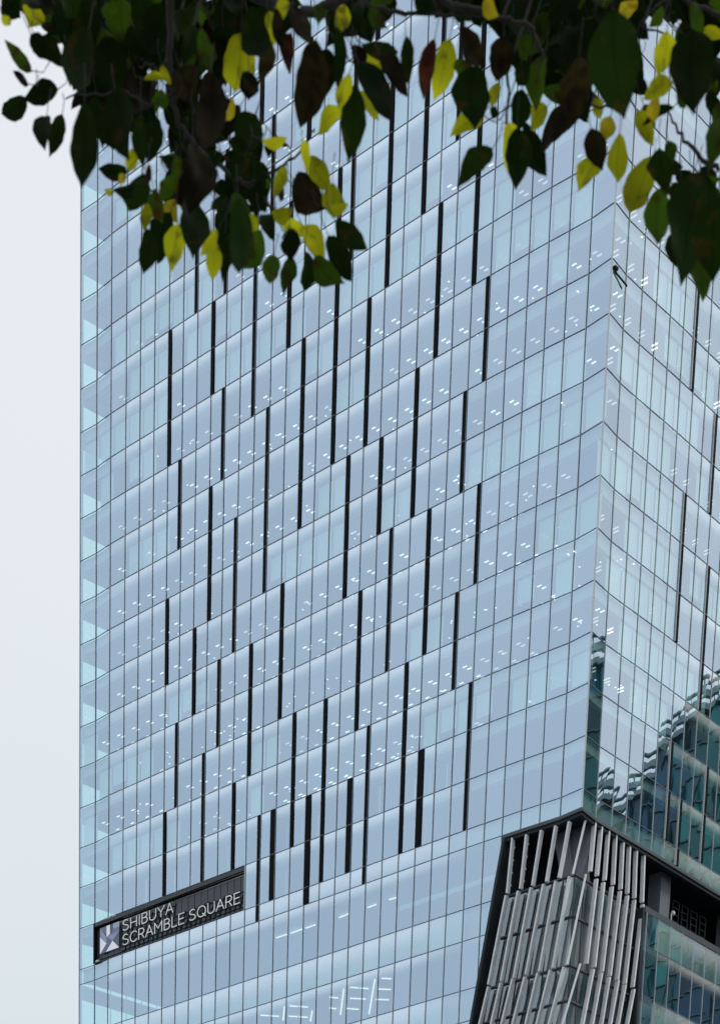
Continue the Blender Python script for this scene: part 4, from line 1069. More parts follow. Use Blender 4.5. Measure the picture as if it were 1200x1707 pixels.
[-0.377,4.567,3.087,-0.391,4.575,3.042,0.028,0.08,"B"],
[-0.364,4.542,3.015,-0.364,4.58,2.985,0.029,0.16,"D"],
[-0.366,4.238,2.85,-0.32,4.257,2.858,0.016,0.04,"D"],
[-0.365,4.476,3.038,-0.362,4.496,3.002,0.026,-0.04,"D"],
[-0.345,4.633,3.064,-0.39,4.605,3.016,0.023,0.23,"D"],
[-0.391,4.2,2.811,-0.418,4.257,2.798,0.03,-0.23,"D"],
[-0.321,4.272,2.891,-0.372,4.27,2.861,0.025,-0.52,"D"],
[-0.432,4.16,2.655,-0.378,4.147,2.618,0.028,0.32,"D"],
[-0.444,4.342,2.805,-0.37,4.355,2.795,0.028,0.37,"D"],
[-0.471,4.647,3.061,-0.466,4.723,3.045,0.035,-0.26,"D"],
[-0.411,4.435,2.882,-0.437,4.497,2.869,0.028,-0.08,"D"],
[-0.434,4.134,2.638,-0.386,4.174,2.617,0.041,0.48,"B"],
[-0.414,4.345,2.861,-0.41,4.343,2.816,0.031,-0.24,"D"],
[-0.42,4.175,2.685,-0.38,4.225,2.676,0.028,0.37,"D"],
[-0.418,4.577,2.935,-0.457,4.601,2.892,0.046,-0.45,"G"],
[-0.44,4.592,2.976,-0.369,4.587,2.938,0.031,-0.3,"D"],
[-0.414,4.341,2.76,-0.419,4.401,2.73,0.043,0.51,"G"],
[-0.472,4.775,3.136,-0.477,4.815,3.099,0.046,-0.37,"D"],
[-0.423,4.193,2.685,-0.422,4.205,2.653,0.025,0.28,"D"],
[-0.46,4.417,2.907,-0.417,4.449,2.887,0.031,0.48,"D"],
[-0.423,4.547,2.937,-0.494,4.558,2.929,0.023,-0.44,"G"],
[-0.475,4.813,3.155,-0.499,4.866,3.14,0.029,-0.16,"D"],
[-0.451,4.641,3.049,-0.484,4.656,3.003,0.035,0.29,"D"],
[-0.355,4.456,2.866,-0.436,4.521,2.876,0.028,0.19,"D"],
[-0.428,4.455,2.847,-0.406,4.474,2.819,0.028,0.27,"D"],
[-0.441,4.544,2.902,-0.482,4.542,2.852,0.036,0.06,"D"],
[-0.44,4.75,3.107,-0.419,4.826,3.097,0.045,0.12,"D"],
[-0.377,4.361,3.029,-0.347,4.326,2.921,0.064,-0.5,"G"],
[-0.38,4.728,3.23,-0.37,4.819,3.223,0.054,0.3,"G"],
[-0.323,4.472,3.078,-0.346,4.472,3.025,0.031,0.13,"D"],
[-0.348,4.162,2.83,-0.385,4.146,2.786,0.025,0.26,"G"],
[-0.389,4.33,2.993,-0.438,4.307,2.933,0.031,0.17,"D"],
[-0.355,4.519,3.166,-0.355,4.581,3.119,0.059,-0.37,"D"],
[-0.411,4.374,3.038,-0.4,4.436,3.019,0.048,-0.39,"B"],
[-0.384,4.632,3.221,-0.479,4.687,3.205,0.052,-0.51,"D"],
[-0.333,4.352,3.009,-0.314,4.4,2.987,0.03,-0.12,"D"],
[-0.373,4.555,3.182,-0.393,4.621,3.172,0.04,-0.24,"D"],
[-0.347,4.056,2.789,-0.303,4.088,2.759,0.039,0.24,"D"],
[-0.349,4.19,2.929,-0.345,4.29,2.911,0.048,-0.21,"D"],
[-0.361,4.205,2.887,-0.297,4.173,2.829,0.037,0.48,"D"],
[-0.371,4.544,3.182,-0.35,4.623,3.158,0.063,0.47,"D"],
[-0.38,4.617,3.214,-0.428,4.576,3.103,0.052,0.25,"B"],
[-0.329,4.412,3.05,-0.321,4.473,3.033,0.034,-0.23,"G"],
[-0.37,4.273,2.955,-0.403,4.265,2.864,0.057,-0.11,"D"],
[-0.333,4.045,2.782,-0.329,4.092,2.759,0.032,0.32,"D"],
[-0.423,4.293,2.956,-0.392,4.3,2.916,0.032,-0.32,"D"],
[-0.35,4.234,2.934,-0.375,4.276,2.878,0.058,0.37,"B"],
[-0.447,4.702,3.251,-0.453,4.785,3.223,0.047,0.02,"G"],
[-0.402,4.342,2.957,-0.371,4.326,2.907,0.029,-0.18,"B"],
[-0.396,4.109,2.811,-0.406,4.141,2.78,0.038,-0.04,"G"],
[-0.318,4.365,3.005,-0.334,4.356,2.947,0.039,0.05,"G"],
[-0.403,4.232,2.947,-0.408,4.33,2.93,0.063,0.29,"G"],
[-0.394,4.125,2.834,-0.42,4.18,2.808,0.05,-0.45,"D"],
[-0.411,4.066,2.846,-0.385,4.051,2.764,0.056,-0.14,"G"],
[-0.313,4.161,2.923,-0.307,4.17,2.871,0.031,0.03,"D"],
[-0.28,4.416,3.087,-0.297,4.429,3.029,0.036,0.12,"G"],
[-0.303,4.29,2.982,-0.339,4.344,2.968,0.034,0.25,"D"],
[-0.25,4.095,2.861,-0.263,4.076,2.789,0.044,0.58,"G"],
[-0.333,4.251,2.964,-0.31,4.263,2.886,0.053,0.4,"B"],
[-0.239,4.093,2.841,-0.283,4.172,2.834,0.035,0.05,"D"],
[-0.298,4.506,3.135,-0.233,4.58,3.151,0.034,-0.05,"D"],
[-0.305,4.513,3.186,-0.268,4.537,3.138,0.047,-0.43,"D"],
[-0.332,4.093,2.857,-0.277,4.098,2.813,0.051,-0.59,"D"],
[-0.272,4.021,2.847,-0.276,4.116,2.839,0.045,-0.34,"D"],
[-0.315,4.666,3.295,-0.236,4.714,3.276,0.041,0.36,"D"],
[-0.23,4.131,2.893,-0.251,4.17,2.852,0.043,0.44,"D"],
[-0.294,4.699,3.287,-0.364,4.754,3.259,0.049,0.4,"D"],
[-0.054,4.038,2.851,-0.091,4.064,2.825,0.033,-0.47,"G"],
[-0.147,4.033,2.81,-0.083,4.044,2.791,0.027,0.42,"D"],
[-0.13,4.159,2.907,-0.167,4.142,2.828,0.045,-0.26,"D"],
[-0.136,4.134,2.91,-0.052,4.196,2.919,0.036,0.01,"D"],
[-0.055,4.053,2.88,-0.114,4.128,2.882,0.037,0.11,"D"],
[-0.068,4.293,3.055,-0.101,4.294,2.989,0.048,0.47,"D"],
[-0.118,4.609,3.274,-0.083,4.691,3.255,0.055,-0.47,"D"],
[-0.158,4.694,3.29,-0.109,4.758,3.282,0.041,-0.56,"D"],
[-0.165,4.02,2.826,-0.092,4.005,2.799,0.03,0.36,"D"],
[-0.117,4.25,3.002,-0.066,4.26,2.948,0.052,0.49,"D"],
[-0.114,4.644,3.248,-0.075,4.67,3.22,0.031,-0.03,"D"],
[-0.145,4.52,3.161,-0.178,4.567,3.14,0.035,-0.16,"D"],
[-0.078,4.317,3.054,-0.081,4.371,3.01,0.059,0.34,"D"],
[-0.107,4.069,2.853,-0.085,4.105,2.81,0.055,-0.52,"D"],
[-0.1,4.1,2.884,-0.162,4.113,2.825,0.06,-0.55,"D"],
[-0.145,4.015,2.831,-0.13,4.057,2.811,0.03,-0.26,"D"],
[-0.186,4.659,3.308,-0.144,4.654,3.241,0.05,0.33,"D"],
[0.054,4.128,2.908,0.12,4.172,2.915,0.028,0.44,"D"],
[0.03,4.377,3.092,0.025,4.372,3.029,0.043,-0.36,"B"],
[0.01,4.031,2.861,0.058,4.01,2.806,0.03,0.23,"G"],
[0.126,4.313,3.041,0.043,4.315,3.0,0.048,0.48,"D"],
[0.062,4.491,3.199,0.025,4.5,3.13,0.055,0.17,"D"],
[0.058,4.1,2.903,0.104,4.191,2.899,0.044,-0.22,"D"],
[0.035,4.182,2.972,0.094,4.16,2.905,0.041,0.18,"D"],
[0.126,4.37,3.086,0.031,4.35,3.03,0.048,-0.31,"D"],
[0.038,4.02,2.867,0.067,4.116,2.853,0.062,-0.47,"D"],
[0.066,4.378,3.119,0.096,4.481,3.106,0.058,-0.2,"D"],
[0.224,4.315,3.048,0.179,4.407,3.051,0.052,0.25,"D"],
[0.157,4.268,3.027,0.168,4.244,2.939,0.046,-0.5,"B"],
[0.25,4.291,3.035,0.241,4.319,3.001,0.032,0.04,"D"],
[0.182,4.407,3.084,0.198,4.481,3.056,0.048,0.44,"D"],
[0.347,4.733,3.323,0.295,4.714,3.227,0.069,0.51,"D"],
[0.151,4.362,3.063,0.112,4.411,3.049,0.037,-0.6,"D"],
[0.242,4.621,3.223,0.256,4.596,3.13,0.055,0.06,"D"],
[0.252,4.423,3.147,0.223,4.399,3.076,0.043,0.5,"G"],
[0.132,4.707,3.323,0.169,4.713,3.27,0.044,0.36,"D"],
[0.204,4.604,3.231,0.192,4.642,3.162,0.064,0.02,"D"],
[0.221,4.06,2.834,0.228,4.112,2.81,0.037,-0.07,"D"],
[0.195,4.409,3.11,0.26,4.42,3.047,0.054,0.52,"D"],
[0.21,4.111,2.905,0.248,4.161,2.88,0.034,-0.13,"D"],
[0.176,4.429,3.169,0.198,4.461,3.103,0.052,-0.39,"D"],
[0.223,4.265,2.979,0.188,4.256,2.929,0.031,-0.55,"D"],
[0.149,4.375,3.119,0.121,4.398,3.061,0.045,-0.45,"D"],
[0.198,4.437,3.114,0.17,4.436,3.042,0.062,0.5,"D"],
[0.325,4.49,3.127,0.269,4.461,3.066,0.035,0.33,"D"],
[0.327,4.549,3.235,0.272,4.635,3.243,0.037,0.04,"D"],
[0.365,4.543,3.166,0.282,4.645,3.175,0.05,0.5,"D"],
[0.181,4.282,3.024,0.232,4.277,2.98,0.03,-0.22,"B"],
[0.236,4.712,3.344,0.198,4.799,3.33,0.056,-0.52,"G"],
[0.223,4.658,3.303,0.193,4.666,3.25,0.04,0.38,"D"],
[0.267,4.195,2.95,0.295,4.175,2.868,0.038,0.2,"D"],
[0.22,4.087,2.917,0.232,4.134,2.868,0.047,-0.36,"D"],
[0.11,4.534,3.205,0.16,4.583,3.153,0.053,-0.05,"D"],
[0.134,4.389,3.07,0.199,4.39,3.058,0.023,-0.52,"D"],
[0.101,4.193,2.929,0.176,4.172,2.873,0.045,0.5,"D"],
[0.275,4.588,3.202,0.369,4.683,3.214,0.043,-0.39,"D"],
[0.274,4.153,2.954,0.25,4.266,2.95,0.06,-0.01,"G"],
[0.217,4.694,3.324,0.241,4.701,3.274,0.046,0.56,"D"],
[0.129,4.085,2.866,0.181,4.065,2.792,0.038,-0.45,"D"],
[0.122,4.147,2.949,0.153,4.148,2.896,0.034,-0.17,"D"],
[0.204,4.094,2.862,0.208,4.13,2.826,0.037,0.03,"D"],
[0.212,4.414,3.131,0.139,4.427,3.079,0.053,0.4,"D"],
[0.157,4.29,3.052,0.137,4.305,3.015,0.03,0.09,"D"],
[0.19,4.699,3.327,0.173,4.722,3.261,0.048,0.22,"D"],
[0.135,4.344,3.028,0.195,4.396,2.999,0.048,0.04,"D"],
[0.142,4.332,3.051,0.186,4.322,2.992,0.034,-0.21,"D"],
[0.174,4.48,3.166,0.152,4.466,3.076,0.051,-0.25,"D"],
[0.316,4.459,3.1,0.316,4.484,3.063,0.03,0.31,"D"],
[0.254,4.496,3.161,0.244,4.53,3.111,0.048,0.02,"B"],
[0.169,4.457,3.166,0.215,4.492,3.124,0.046,0.04,"D"],
[0.218,4.209,2.944,0.251,4.23,2.892,0.039,0.21,"D"],
[0.197,4.673,3.264,0.186,4.716,3.227,0.054,-0.59,"G"],
[0.242,4.41,3.096,0.284,4.489,3.093,0.047,-0.45,"D"],
[0.25,4.006,2.858,0.264,4.088,2.853,0.054,-0.58,"G"],
[0.296,4.532,3.177,0.231,4.568,3.136,0.058,-0.25,"D"],
[0.227,4.309,3.069,0.246,4.382,3.04,0.047,-0.04,"D"],
[0.257,4.003,2.833,0.211,4.033,2.794,0.051,0.33,"D"],
[0.242,4.103,2.874,0.199,4.126,2.826,0.041,0.16,"D"],
[0.182,4.174,2.951,0.211,4.24,2.92,0.05,0.18,"D"],
[0.233,4.565,3.224,0.204,4.563,3.131,0.065,-0.53,"D"],
[0.319,4.688,3.346,0.341,4.721,3.292,0.058,0.39,"B"],
[0.19,4.459,3.136,0.119,4.433,3.065,0.045,-0.05,"D"],
[0.26,4.576,3.205,0.328,4.591,3.14,0.063,0.31,"D"],
[0.165,4.093,2.868,0.189,4.078,2.791,0.045,-0.08,"B"],
[0.263,4.353,3.086,0.278,4.444,3.077,0.051,0.04,"D"],
[0.173,4.48,3.138,0.21,4.481,3.068,0.039,-0.15,"D"],
[0.16,4.312,3.033,0.162,4.342,2.993,0.047,-0.53,"D"],
[0.196,4.299,2.992,0.296,4.227,2.947,0.043,-0.57,"D"],
[0.239,4.667,3.319,0.194,4.688,3.254,0.05,-0.23,"G"],
[0.257,4.255,2.968,0.279,4.292,2.93,0.04,-0.44,"G"],
[0.135,4.153,2.927,0.14,4.218,2.898,0.04,0.24,"B"],
[0.23,4.136,2.939,0.292,4.207,2.942,0.041,-0.42,"D"],
[0.32,4.553,3.236,0.309,4.562,3.172,0.049,0.22,"G"],
[0.101,4.328,3.077,0.144,4.364,3.018,0.063,0.36,"D"],
[0.307,4.663,3.341,0.289,4.718,3.289,0.071,-0.31,"D"],
[0.176,4.744,3.306,0.247,4.705,3.206,0.048,-0.16,"G"],
[0.226,4.294,3.033,0.183,4.398,3.026,0.063,0.58,"G"],
[0.224,4.639,3.318,0.254,4.765,3.312,0.052,0.05,"D"],
[0.203,4.584,3.191,0.156,4.599,3.129,0.053,0.16,"D"],
[0.248,4.433,3.152,0.202,4.402,3.059,0.048,0.57,"D"],
[0.208,4.383,3.125,0.193,4.39,3.07,0.037,0.21,"D"],
[0.21,4.069,2.835,0.175,4.066,2.773,0.037,0.16,"G"],
[0.191,4.229,2.901,0.166,4.283,2.885,0.029,0.14,"D"],
[0.315,4.333,2.989,0.305,4.366,2.959,0.036,0.43,"D"],
[0.221,4.687,3.257,0.189,4.678,3.182,0.043,0.25,"B"],
[0.261,4.181,2.868,0.209,4.228,2.866,0.034,0.24,"D"],
[0.274,4.679,3.206,0.249,4.709,3.18,0.036,-0.09,"D"],
[0.294,4.631,3.161,0.368,4.664,3.188,0.025,-0.41,"B"],
[0.274,4.652,3.223,0.202,4.614,3.155,0.041,-0.17,"D"],
[0.226,4.292,2.986,0.221,4.332,2.938,0.054,-0.54,"D"],
[0.233,4.07,2.817,0.251,4.056,2.727,0.043,-0.05,"D"],
[0.287,4.092,2.846,0.288,4.115,2.793,0.049,-0.09,"B"],
[0.264,4.259,2.953,0.281,4.311,2.934,0.032,-0.43,"D"],
[0.276,4.104,2.854,0.313,4.139,2.82,0.04,0.48,"G"],
[0.223,4.581,3.176,0.286,4.606,3.166,0.027,0.24,"D"],
[0.218,4.244,2.937,0.134,4.206,2.855,0.042,-0.36,"D"],
[0.287,4.275,2.954,0.225,4.313,2.935,0.043,0.01,"D"],
[0.306,4.3,3.003,0.317,4.3,2.926,0.055,0.13,"D"],
[0.288,4.502,3.104,0.308,4.504,3.047,0.032,0.29,"B"],
[0.243,4.69,3.24,0.308,4.687,3.165,0.056,-0.02,"B"],
[0.29,4.76,3.256,0.268,4.804,3.244,0.032,0.47,"B"],
[0.36,4.388,3.047,0.281,4.451,3.058,0.039,-0.17,"G"],
[0.288,4.424,3.09,0.264,4.397,2.997,0.056,-0.55,"D"],
[0.208,4.203,2.922,0.236,4.27,2.892,0.047,-0.33,"D"],
[0.348,4.361,3.012,0.288,4.403,2.982,0.046,-0.49,"D"],
[0.288,4.476,3.125,0.305,4.524,3.101,0.035,0.08,"B"],
[0.241,4.334,2.97,0.282,4.311,2.917,0.026,-0.0,"D"],
[0.235,4.689,3.238,0.233,4.683,3.167,0.048,0.09,"D"],
[0.245,4.075,2.82,0.291,4.048,2.737,0.045,-0.32,"D"],
[0.167,4.323,2.993,0.266,4.269,2.942,0.043,-0.48,"D"],
[0.212,4.16,2.911,0.222,4.215,2.874,0.053,-0.31,"G"],
[0.286,4.214,2.947,0.254,4.192,2.866,0.04,0.24,"D"],
[0.336,4.627,3.232,0.337,4.662,3.177,0.048,0.17,"D"],
[0.219,4.5,3.114,0.173,4.528,3.076,0.05,0.57,"D"],
[0.157,4.566,3.177,0.198,4.539,3.109,0.032,0.49,"D"],
[0.274,4.749,3.249,0.232,4.73,3.186,0.04,0.56,"D"],
[0.274,4.76,3.274,0.257,4.748,3.203,0.043,-0.0,"G"],
[0.161,4.403,3.043,0.222,4.48,3.017,0.06,-0.34,"D"],
[0.226,4.33,2.955,0.17,4.359,2.963,0.025,0.5,"B"],
[0.26,4.747,3.316,0.241,4.788,3.278,0.041,-0.49,"D"],
[0.254,4.24,2.962,0.275,4.295,2.944,0.043,0.23,"D"],
[0.225,4.045,2.777,0.214,4.071,2.75,0.03,-0.1,"D"],
[0.295,4.726,3.284,0.388,4.712,3.233,0.036,-0.05,"G"],
[0.355,4.712,3.253,0.308,4.755,3.23,0.044,-0.44,"D"],
[0.26,4.597,3.202,0.284,4.659,3.19,0.033,0.49,"D"],
[0.271,4.583,3.112,0.322,4.583,3.075,0.03,0.38,"D"],
[0.313,4.663,3.187,0.271,4.708,3.164,0.042,-0.39,"B"],
[0.25,4.78,3.271,0.222,4.762,3.191,0.052,0.32,"D"],
[0.269,4.548,3.053,0.34,4.576,3.056,0.031,0.4,"D"],
[0.244,4.405,3.029,0.256,4.481,3.021,0.044,0.41,"D"],
[0.229,4.618,3.157,0.284,4.663,3.146,0.028,-0.1,"D"],
[0.306,4.446,3.047,0.301,4.445,3.001,0.033,0.32,"G"],
[0.233,4.442,3.051,0.313,4.483,3.041,0.031,-0.4,"D"],
[0.281,4.191,2.851,0.225,4.261,2.862,0.028,0.17,"G"],
[0.231,4.317,2.932,0.226,4.346,2.907,0.035,-0.56,"D"],
[0.337,4.737,3.205,0.318,4.793,3.198,0.032,0.46,"D"],
[0.205,4.099,2.747,0.278,4.065,2.722,0.031,0.56,"G"],
[0.276,4.553,3.067,0.327,4.632,3.062,0.044,0.04,"D"],
[0.249,4.262,2.923,0.257,4.267,2.866,0.046,-0.31,"D"],
[0.269,4.078,2.754,0.245,4.141,2.744,0.037,0.58,"D"],
[0.265,4.497,3.085,0.272,4.511,3.029,0.048,-0.44,"G"],
[0.32,4.442,3.06,0.279,4.448,3.006,0.036,-0.04,"D"],
[0.303,4.204,2.886,0.204,4.207,2.857,0.046,-0.35,"B"],
[0.269,4.206,2.887,0.286,4.203,2.84,0.038,0.59,"D"],
[0.213,4.227,2.853,0.27,4.223,2.812,0.031,-0.1,"D"],
[0.378,4.476,3.054,0.421,4.51,3.018,0.032,-0.02,"D"],
[0.34,4.029,2.777,0.272,4.014,2.756,0.028,0.04,"D"],
[0.315,4.552,3.076,0.368,4.553,3.077,0.017,0.34,"D"],
[0.322,4.303,3.026,0.371,4.295,2.945,0.06,0.46,"G"],
[0.39,4.509,3.157,0.344,4.586,3.162,0.044,0.01,"D"],
[0.335,4.249,2.91,0.33,4.263,2.876,0.029,0.27,"D"],
[0.343,4.304,3.005,0.339,4.38,3.0,0.036,-0.27,"G"],
[0.394,4.727,3.297,0.37,4.762,3.262,0.042,-0.44,"D"],
[0.325,4.28,2.957,0.378,4.245,2.871,0.047,0.05,"D"],
[0.328,4.106,2.845,0.306,4.149,2.809,0.051,-0.56,"D"],
[0.328,4.653,3.222,0.322,4.652,3.163,0.035,-0.07,"D"],
[0.325,4.149,2.866,0.293,4.188,2.831,0.044,-0.42,"B"],
[0.334,4.309,2.989,0.323,4.32,2.911,0.057,-0.57,"B"],
[0.318,4.668,3.226,0.378,4.679,3.162,0.045,-0.35,"G"],
[0.308,4.378,3.02,0.38,4.372,2.995,0.026,-0.4,"D"],
[0.3,4.304,3.017,0.301,4.315,2.965,0.041,-0.15,"D"],
[0.412,4.586,3.127,0.375,4.573,3.068,0.046,-0.47,"D"],
[0.378,4.663,3.223,0.433,4.715,3.182,0.044,-0.18,"D"],
[0.351,4.502,3.125,0.4,4.576,3.116,0.035,0.27,"D"],
[0.33,4.054,2.763,0.343,4.039,2.706,0.032,0.28,"D"],
[0.348,4.116,2.881,0.297,4.128,2.855,0.04,0.56,"D"],
[0.333,4.191,2.934,0.388,4.167,2.869,0.036,0.32,"D"],
[0.382,4.621,3.162,0.425,4.613,3.106,0.035,-0.32,"D"],
[0.326,4.529,3.093,0.321,4.536,3.057,0.031,0.16,"D"],
[0.293,4.33,2.959,0.317,4.31,2.904,0.031,-0.1,"D"],
[0.41,4.566,3.212,0.379,4.58,3.154,0.051,0.43,"D"],
[0.387,4.599,3.14,0.366,4.609,3.102,0.04,-0.59,"G"],
[0.48,4.634,3.307,0.438,4.732,3.293,0.058,-0.52,"D"],
[0.416,4.009,2.818,0.487,4.045,2.815,0.027,0.07,"D"],
[0.518,4.444,3.176,0.518,4.464,3.123,0.044,-0.43,"D"],
[0.467,4.586,3.255,0.526,4.579,3.219,0.024,-0.25,"B"],
[0.487,4.682,3.315,0.484,4.701,3.259,0.04,-0.32,"D"],
[0.433,4.369,3.124,0.477,4.384,3.055,0.062,-0.38,"D"],
[0.418,4.134,2.919,0.49,4.194,2.908,0.04,-0.12,"D"],
[0.472,4.19,2.982,0.481,4.259,2.964,0.047,-0.36,"D"],
[0.439,3.983,2.85,0.459,4.078,2.839,0.053,0.45,"D"],
[0.481,4.111,2.911,0.447,4.122,2.865,0.034,0.28,"D"],
[0.402,4.225,2.99,0.473,4.218,2.923,0.04,-0.34,"D"],
[0.362,4.044,2.865,0.42,4.04,2.85,0.02,-0.14,"G"],
[0.506,4.602,3.263,0.468,4.651,3.235,0.037,-0.12,"G"],
[0.455,4.024,2.874,0.457,4.032,2.825,0.045,0.56,"D"],
[0.457,4.578,3.268,0.473,4.556,3.196,0.035,-0.38,"D"],
[0.404,4.377,3.112,0.486,4.458,3.112,0.042,-0.44,"D"],
[0.503,4.305,3.085,0.509,4.368,3.044,0.06,-0.54,"D"],
[0.399,4.212,2.992,0.428,4.259,2.971,0.045,0.54,"D"],
[0.433,4.052,2.884,0.451,4.02,2.791,0.042,-0.23,"D"],
[0.523,4.28,3.058,0.465,4.27,2.989,0.059,0.51,"G"],
[0.478,4.237,3.021,0.438,4.297,3.005,0.035,0.04,"B"],
[0.38,4.294,3.026,0.454,4.283,2.999,0.035,0.56,"D"],
[0.544,4.455,3.144,0.448,4.528,3.168,0.049,-0.42,"D"],
[0.483,4.341,3.102,0.497,4.34,3.032,0.041,-0.16,"D"],
[0.438,4.625,3.274,0.459,4.659,3.236,0.045,0.54,"D"],
[0.403,4.421,3.138,0.466,4.512,3.133,0.05,-0.54,"D"],
[0.479,4.685,3.346,0.49,4.682,3.251,0.066,-0.44,"D"],
[0.389,4.037,2.873,0.458,4.018,2.813,0.041,0.23,"D"],
[0.541,4.2,2.979,0.478,4.289,2.983,0.053,-0.41,"G"],
[0.434,4.279,3.051,0.412,4.358,3.029,0.05,0.05,"D"],
[0.519,4.204,2.871,0.494,4.195,2.824,0.033,0.42,"D"],
[0.426,4.02,2.819,0.494,4.072,2.807,0.038,0.16,"D"],
[0.484,4.07,2.839,0.489,4.104,2.794,0.046,0.48,"D"],
[0.552,4.494,3.136,0.537,4.495,3.082,0.031,-0.01,"D"],
[0.456,4.206,2.936,0.478,4.256,2.883,0.046,-0.15,"G"],
[0.512,4.57,3.21,0.526,4.571,3.139,0.053,-0.54,"D"],
[0.526,4.673,3.194,0.574,4.666,3.136,0.039,-0.09,"G"],
[0.516,4.588,3.14,0.533,4.641,3.125,0.032,-0.0,"D"],
[0.443,4.188,2.899,0.484,4.211,2.851,0.039,-0.35,"D"],
[0.485,4.534,3.091,0.558,4.494,3.037,0.032,0.18,"D"],
[0.511,4.262,2.964,0.451,4.349,2.965,0.059,-0.44,"G"],
[0.494,4.302,2.936,0.463,4.292,2.89,0.032,0.03,"D"],
[0.582,4.735,3.277,0.51,4.73,3.223,0.043,0.27,"D"],
[0.523,4.498,3.091,0.551,4.562,3.082,0.035,-0.35,"G"],
[0.497,4.457,3.048,0.52,4.488,3.016,0.028,-0.22,"D"],
[0.434,4.073,2.785,0.492,4.141,2.784,0.036,-0.54,"D"],
[0.541,4.499,3.026,0.556,4.546,3.012,0.035,0.51,"D"],
[0.469,4.239,2.885,0.494,4.249,2.844,0.029,-0.2,"B"],
[0.519,4.643,3.183,0.527,4.704,3.166,0.039,-0.32,"D"],
[0.489,4.162,2.841,0.483,4.172,2.793,0.038,-0.47,"G"],
[0.521,4.618,3.26,0.51,4.59,3.159,0.054,0.31,"B"],
[0.569,4.728,3.223,0.58,4.758,3.18,0.037,-0.05,"B"],
[0.574,4.645,3.275,0.545,4.677,3.208,0.06,-0.11,"B"],
[0.48,4.174,2.632,0.475,4.157,2.561,0.039,-0.26,"D"],
[0.563,4.594,2.91,0.532,4.585,2.867,0.027,-0.45,"D"],
[0.485,4.519,2.907,0.538,4.511,2.869,0.025,-0.2,"D"],
[0.513,4.371,2.809,0.516,4.37,2.761,0.038,0.48,"D"],
[0.495,4.217,2.682,0.519,4.231,2.651,0.025,0.19,"D"],
[0.467,4.261,2.662,0.472,4.296,2.626,0.041,0.4,"D"],
[0.55,4.475,2.818,0.538,4.458,2.756,0.03,0.21,"D"],
[0.452,4.119,2.643,0.455,4.12,2.589,0.044,0.5,"D"],
[0.528,4.592,2.873,0.571,4.579,2.838,0.02,-0.37,"D"],
[0.584,4.756,3.036,0.601,4.791,3.014,0.032,-0.39,"G"],
[0.564,4.772,2.993,0.596,4.82,2.951,0.052,0.43,"D"],
[0.468,4.413,2.825,0.497,4.399,2.771,0.028,0.01,"D"],
[0.564,4.796,3.058,0.587,4.878,3.036,0.05,0.41,"G"],
[0.532,4.672,2.968,0.507,4.731,2.94,0.044,0.12,"D"],
[0.519,4.459,2.85,0.58,4.49,2.854,0.02,-0.15,"G"],
[0.558,4.738,2.999,0.576,4.717,2.943,0.031,-0.34,"D"],
[0.517,4.528,2.894,0.512,4.597,2.874,0.038,0.23,"D"],
[0.562,4.785,3.092,0.596,4.815,3.061,0.042,-0.59,"D"],
[0.518,4.531,2.916,0.503,4.573,2.896,0.032,-0.01,"D"],
[0.565,4.722,2.944,0.557,4.72,2.889,0.034,-0.35,"D"],
[-0.307,4.12,2.675,-0.303,4.148,2.655,0.023,0.05,"D"],
[-0.323,4.214,2.7,-0.328,4.239,2.655,0.032,-0.1,"D"],
[-0.331,4.712,3.004,-0.383,4.778,2.993,0.037,-0.17,"D"],
[-0.331,4.712,2.997,-0.302,4.73,2.968,0.033,0.42,"D"],
[-0.285,4.363,2.838,-0.323,4.356,2.776,0.042,-0.2,"D"],
[-0.325,4.772,3.087,-0.364,4.828,3.083,0.028,-0.16,"D"],
[-0.307,4.232,2.731,-0.307,4.282,2.7,0.042,0.13,"D"],
[-0.308,4.273,2.77,-0.305,4.31,2.746,0.029,0.55,"G"],
[-0.341,4.631,2.976,-0.367,4.633,2.921,0.034,-0.17,"D"],
[-0.325,4.777,3.092,-0.39,4.797,3.063,0.044,0.55,"D"],
[-0.324,4.708,3.02,-0.287,4.703,2.981,0.031,0.17,"G"],
[-0.294,4.199,2.679,-0.266,4.245,2.655,0.035,0.32,"D"],
[-0.274,4.359,2.793,-0.328,4.413,2.781,0.035,0.25,"D"],
[-0.319,4.795,3.083,-0.299,4.827,3.043,0.047,0.55,"D"],
[-0.342,4.195,2.703,-0.286,4.243,2.713,0.025,-0.37,"D"],
[-0.323,4.357,2.83,-0.304,4.337,2.764,0.046,-0.54,"D"],
[-0.304,4.433,2.856,-0.289,4.51,2.844,0.041,-0.47,"D"],
[-0.356,4.519,2.819,-0.369,4.551,2.775,0.036,-0.13,"D"],
[-0.372,4.655,2.875,-0.356,4.679,2.847,0.032,0.19,"B"],
[-0.343,4.738,2.973,-0.366,4.787,2.946,0.035,-0.46,"D"],
[-0.315,4.145,2.62,-0.305,4.14,2.565,0.035,-0.33,"G"],
[-0.373,4.564,2.889,-0.315,4.593,2.871,0.027,-0.18,"D"],
[-0.384,4.581,2.876,-0.348,4.604,2.856,0.03,-0.43,"D"],
[-0.337,4.215,2.603,-0.339,4.24,2.573,0.024,0.26,"D"],
[-0.34,4.236,2.67,-0.284,4.208,2.623,0.027,-0.3,"D"],
[-0.341,4.265,2.661,-0.351,4.285,2.622,0.038,-0.47,"D"],
[-0.402,4.846,3.031,-0.384,4.89,3.011,0.034,0.31,"B"],
[-0.585,4.044,2.855,-0.635,4.029,2.78,0.043,-0.17,"D"],
[-0.735,4.438,3.144,-0.735,4.501,3.101,0.056,-0.11,"D"],
[-0.743,4.32,3.058,-0.709,4.315,2.98,0.042,0.0,"D"],
[-0.672,4.216,2.963,-0.694,4.191,2.895,0.033,-0.0,"G"],
[-0.586,4.049,2.847,-0.635,4.089,2.837,0.026,-0.51,"G"],
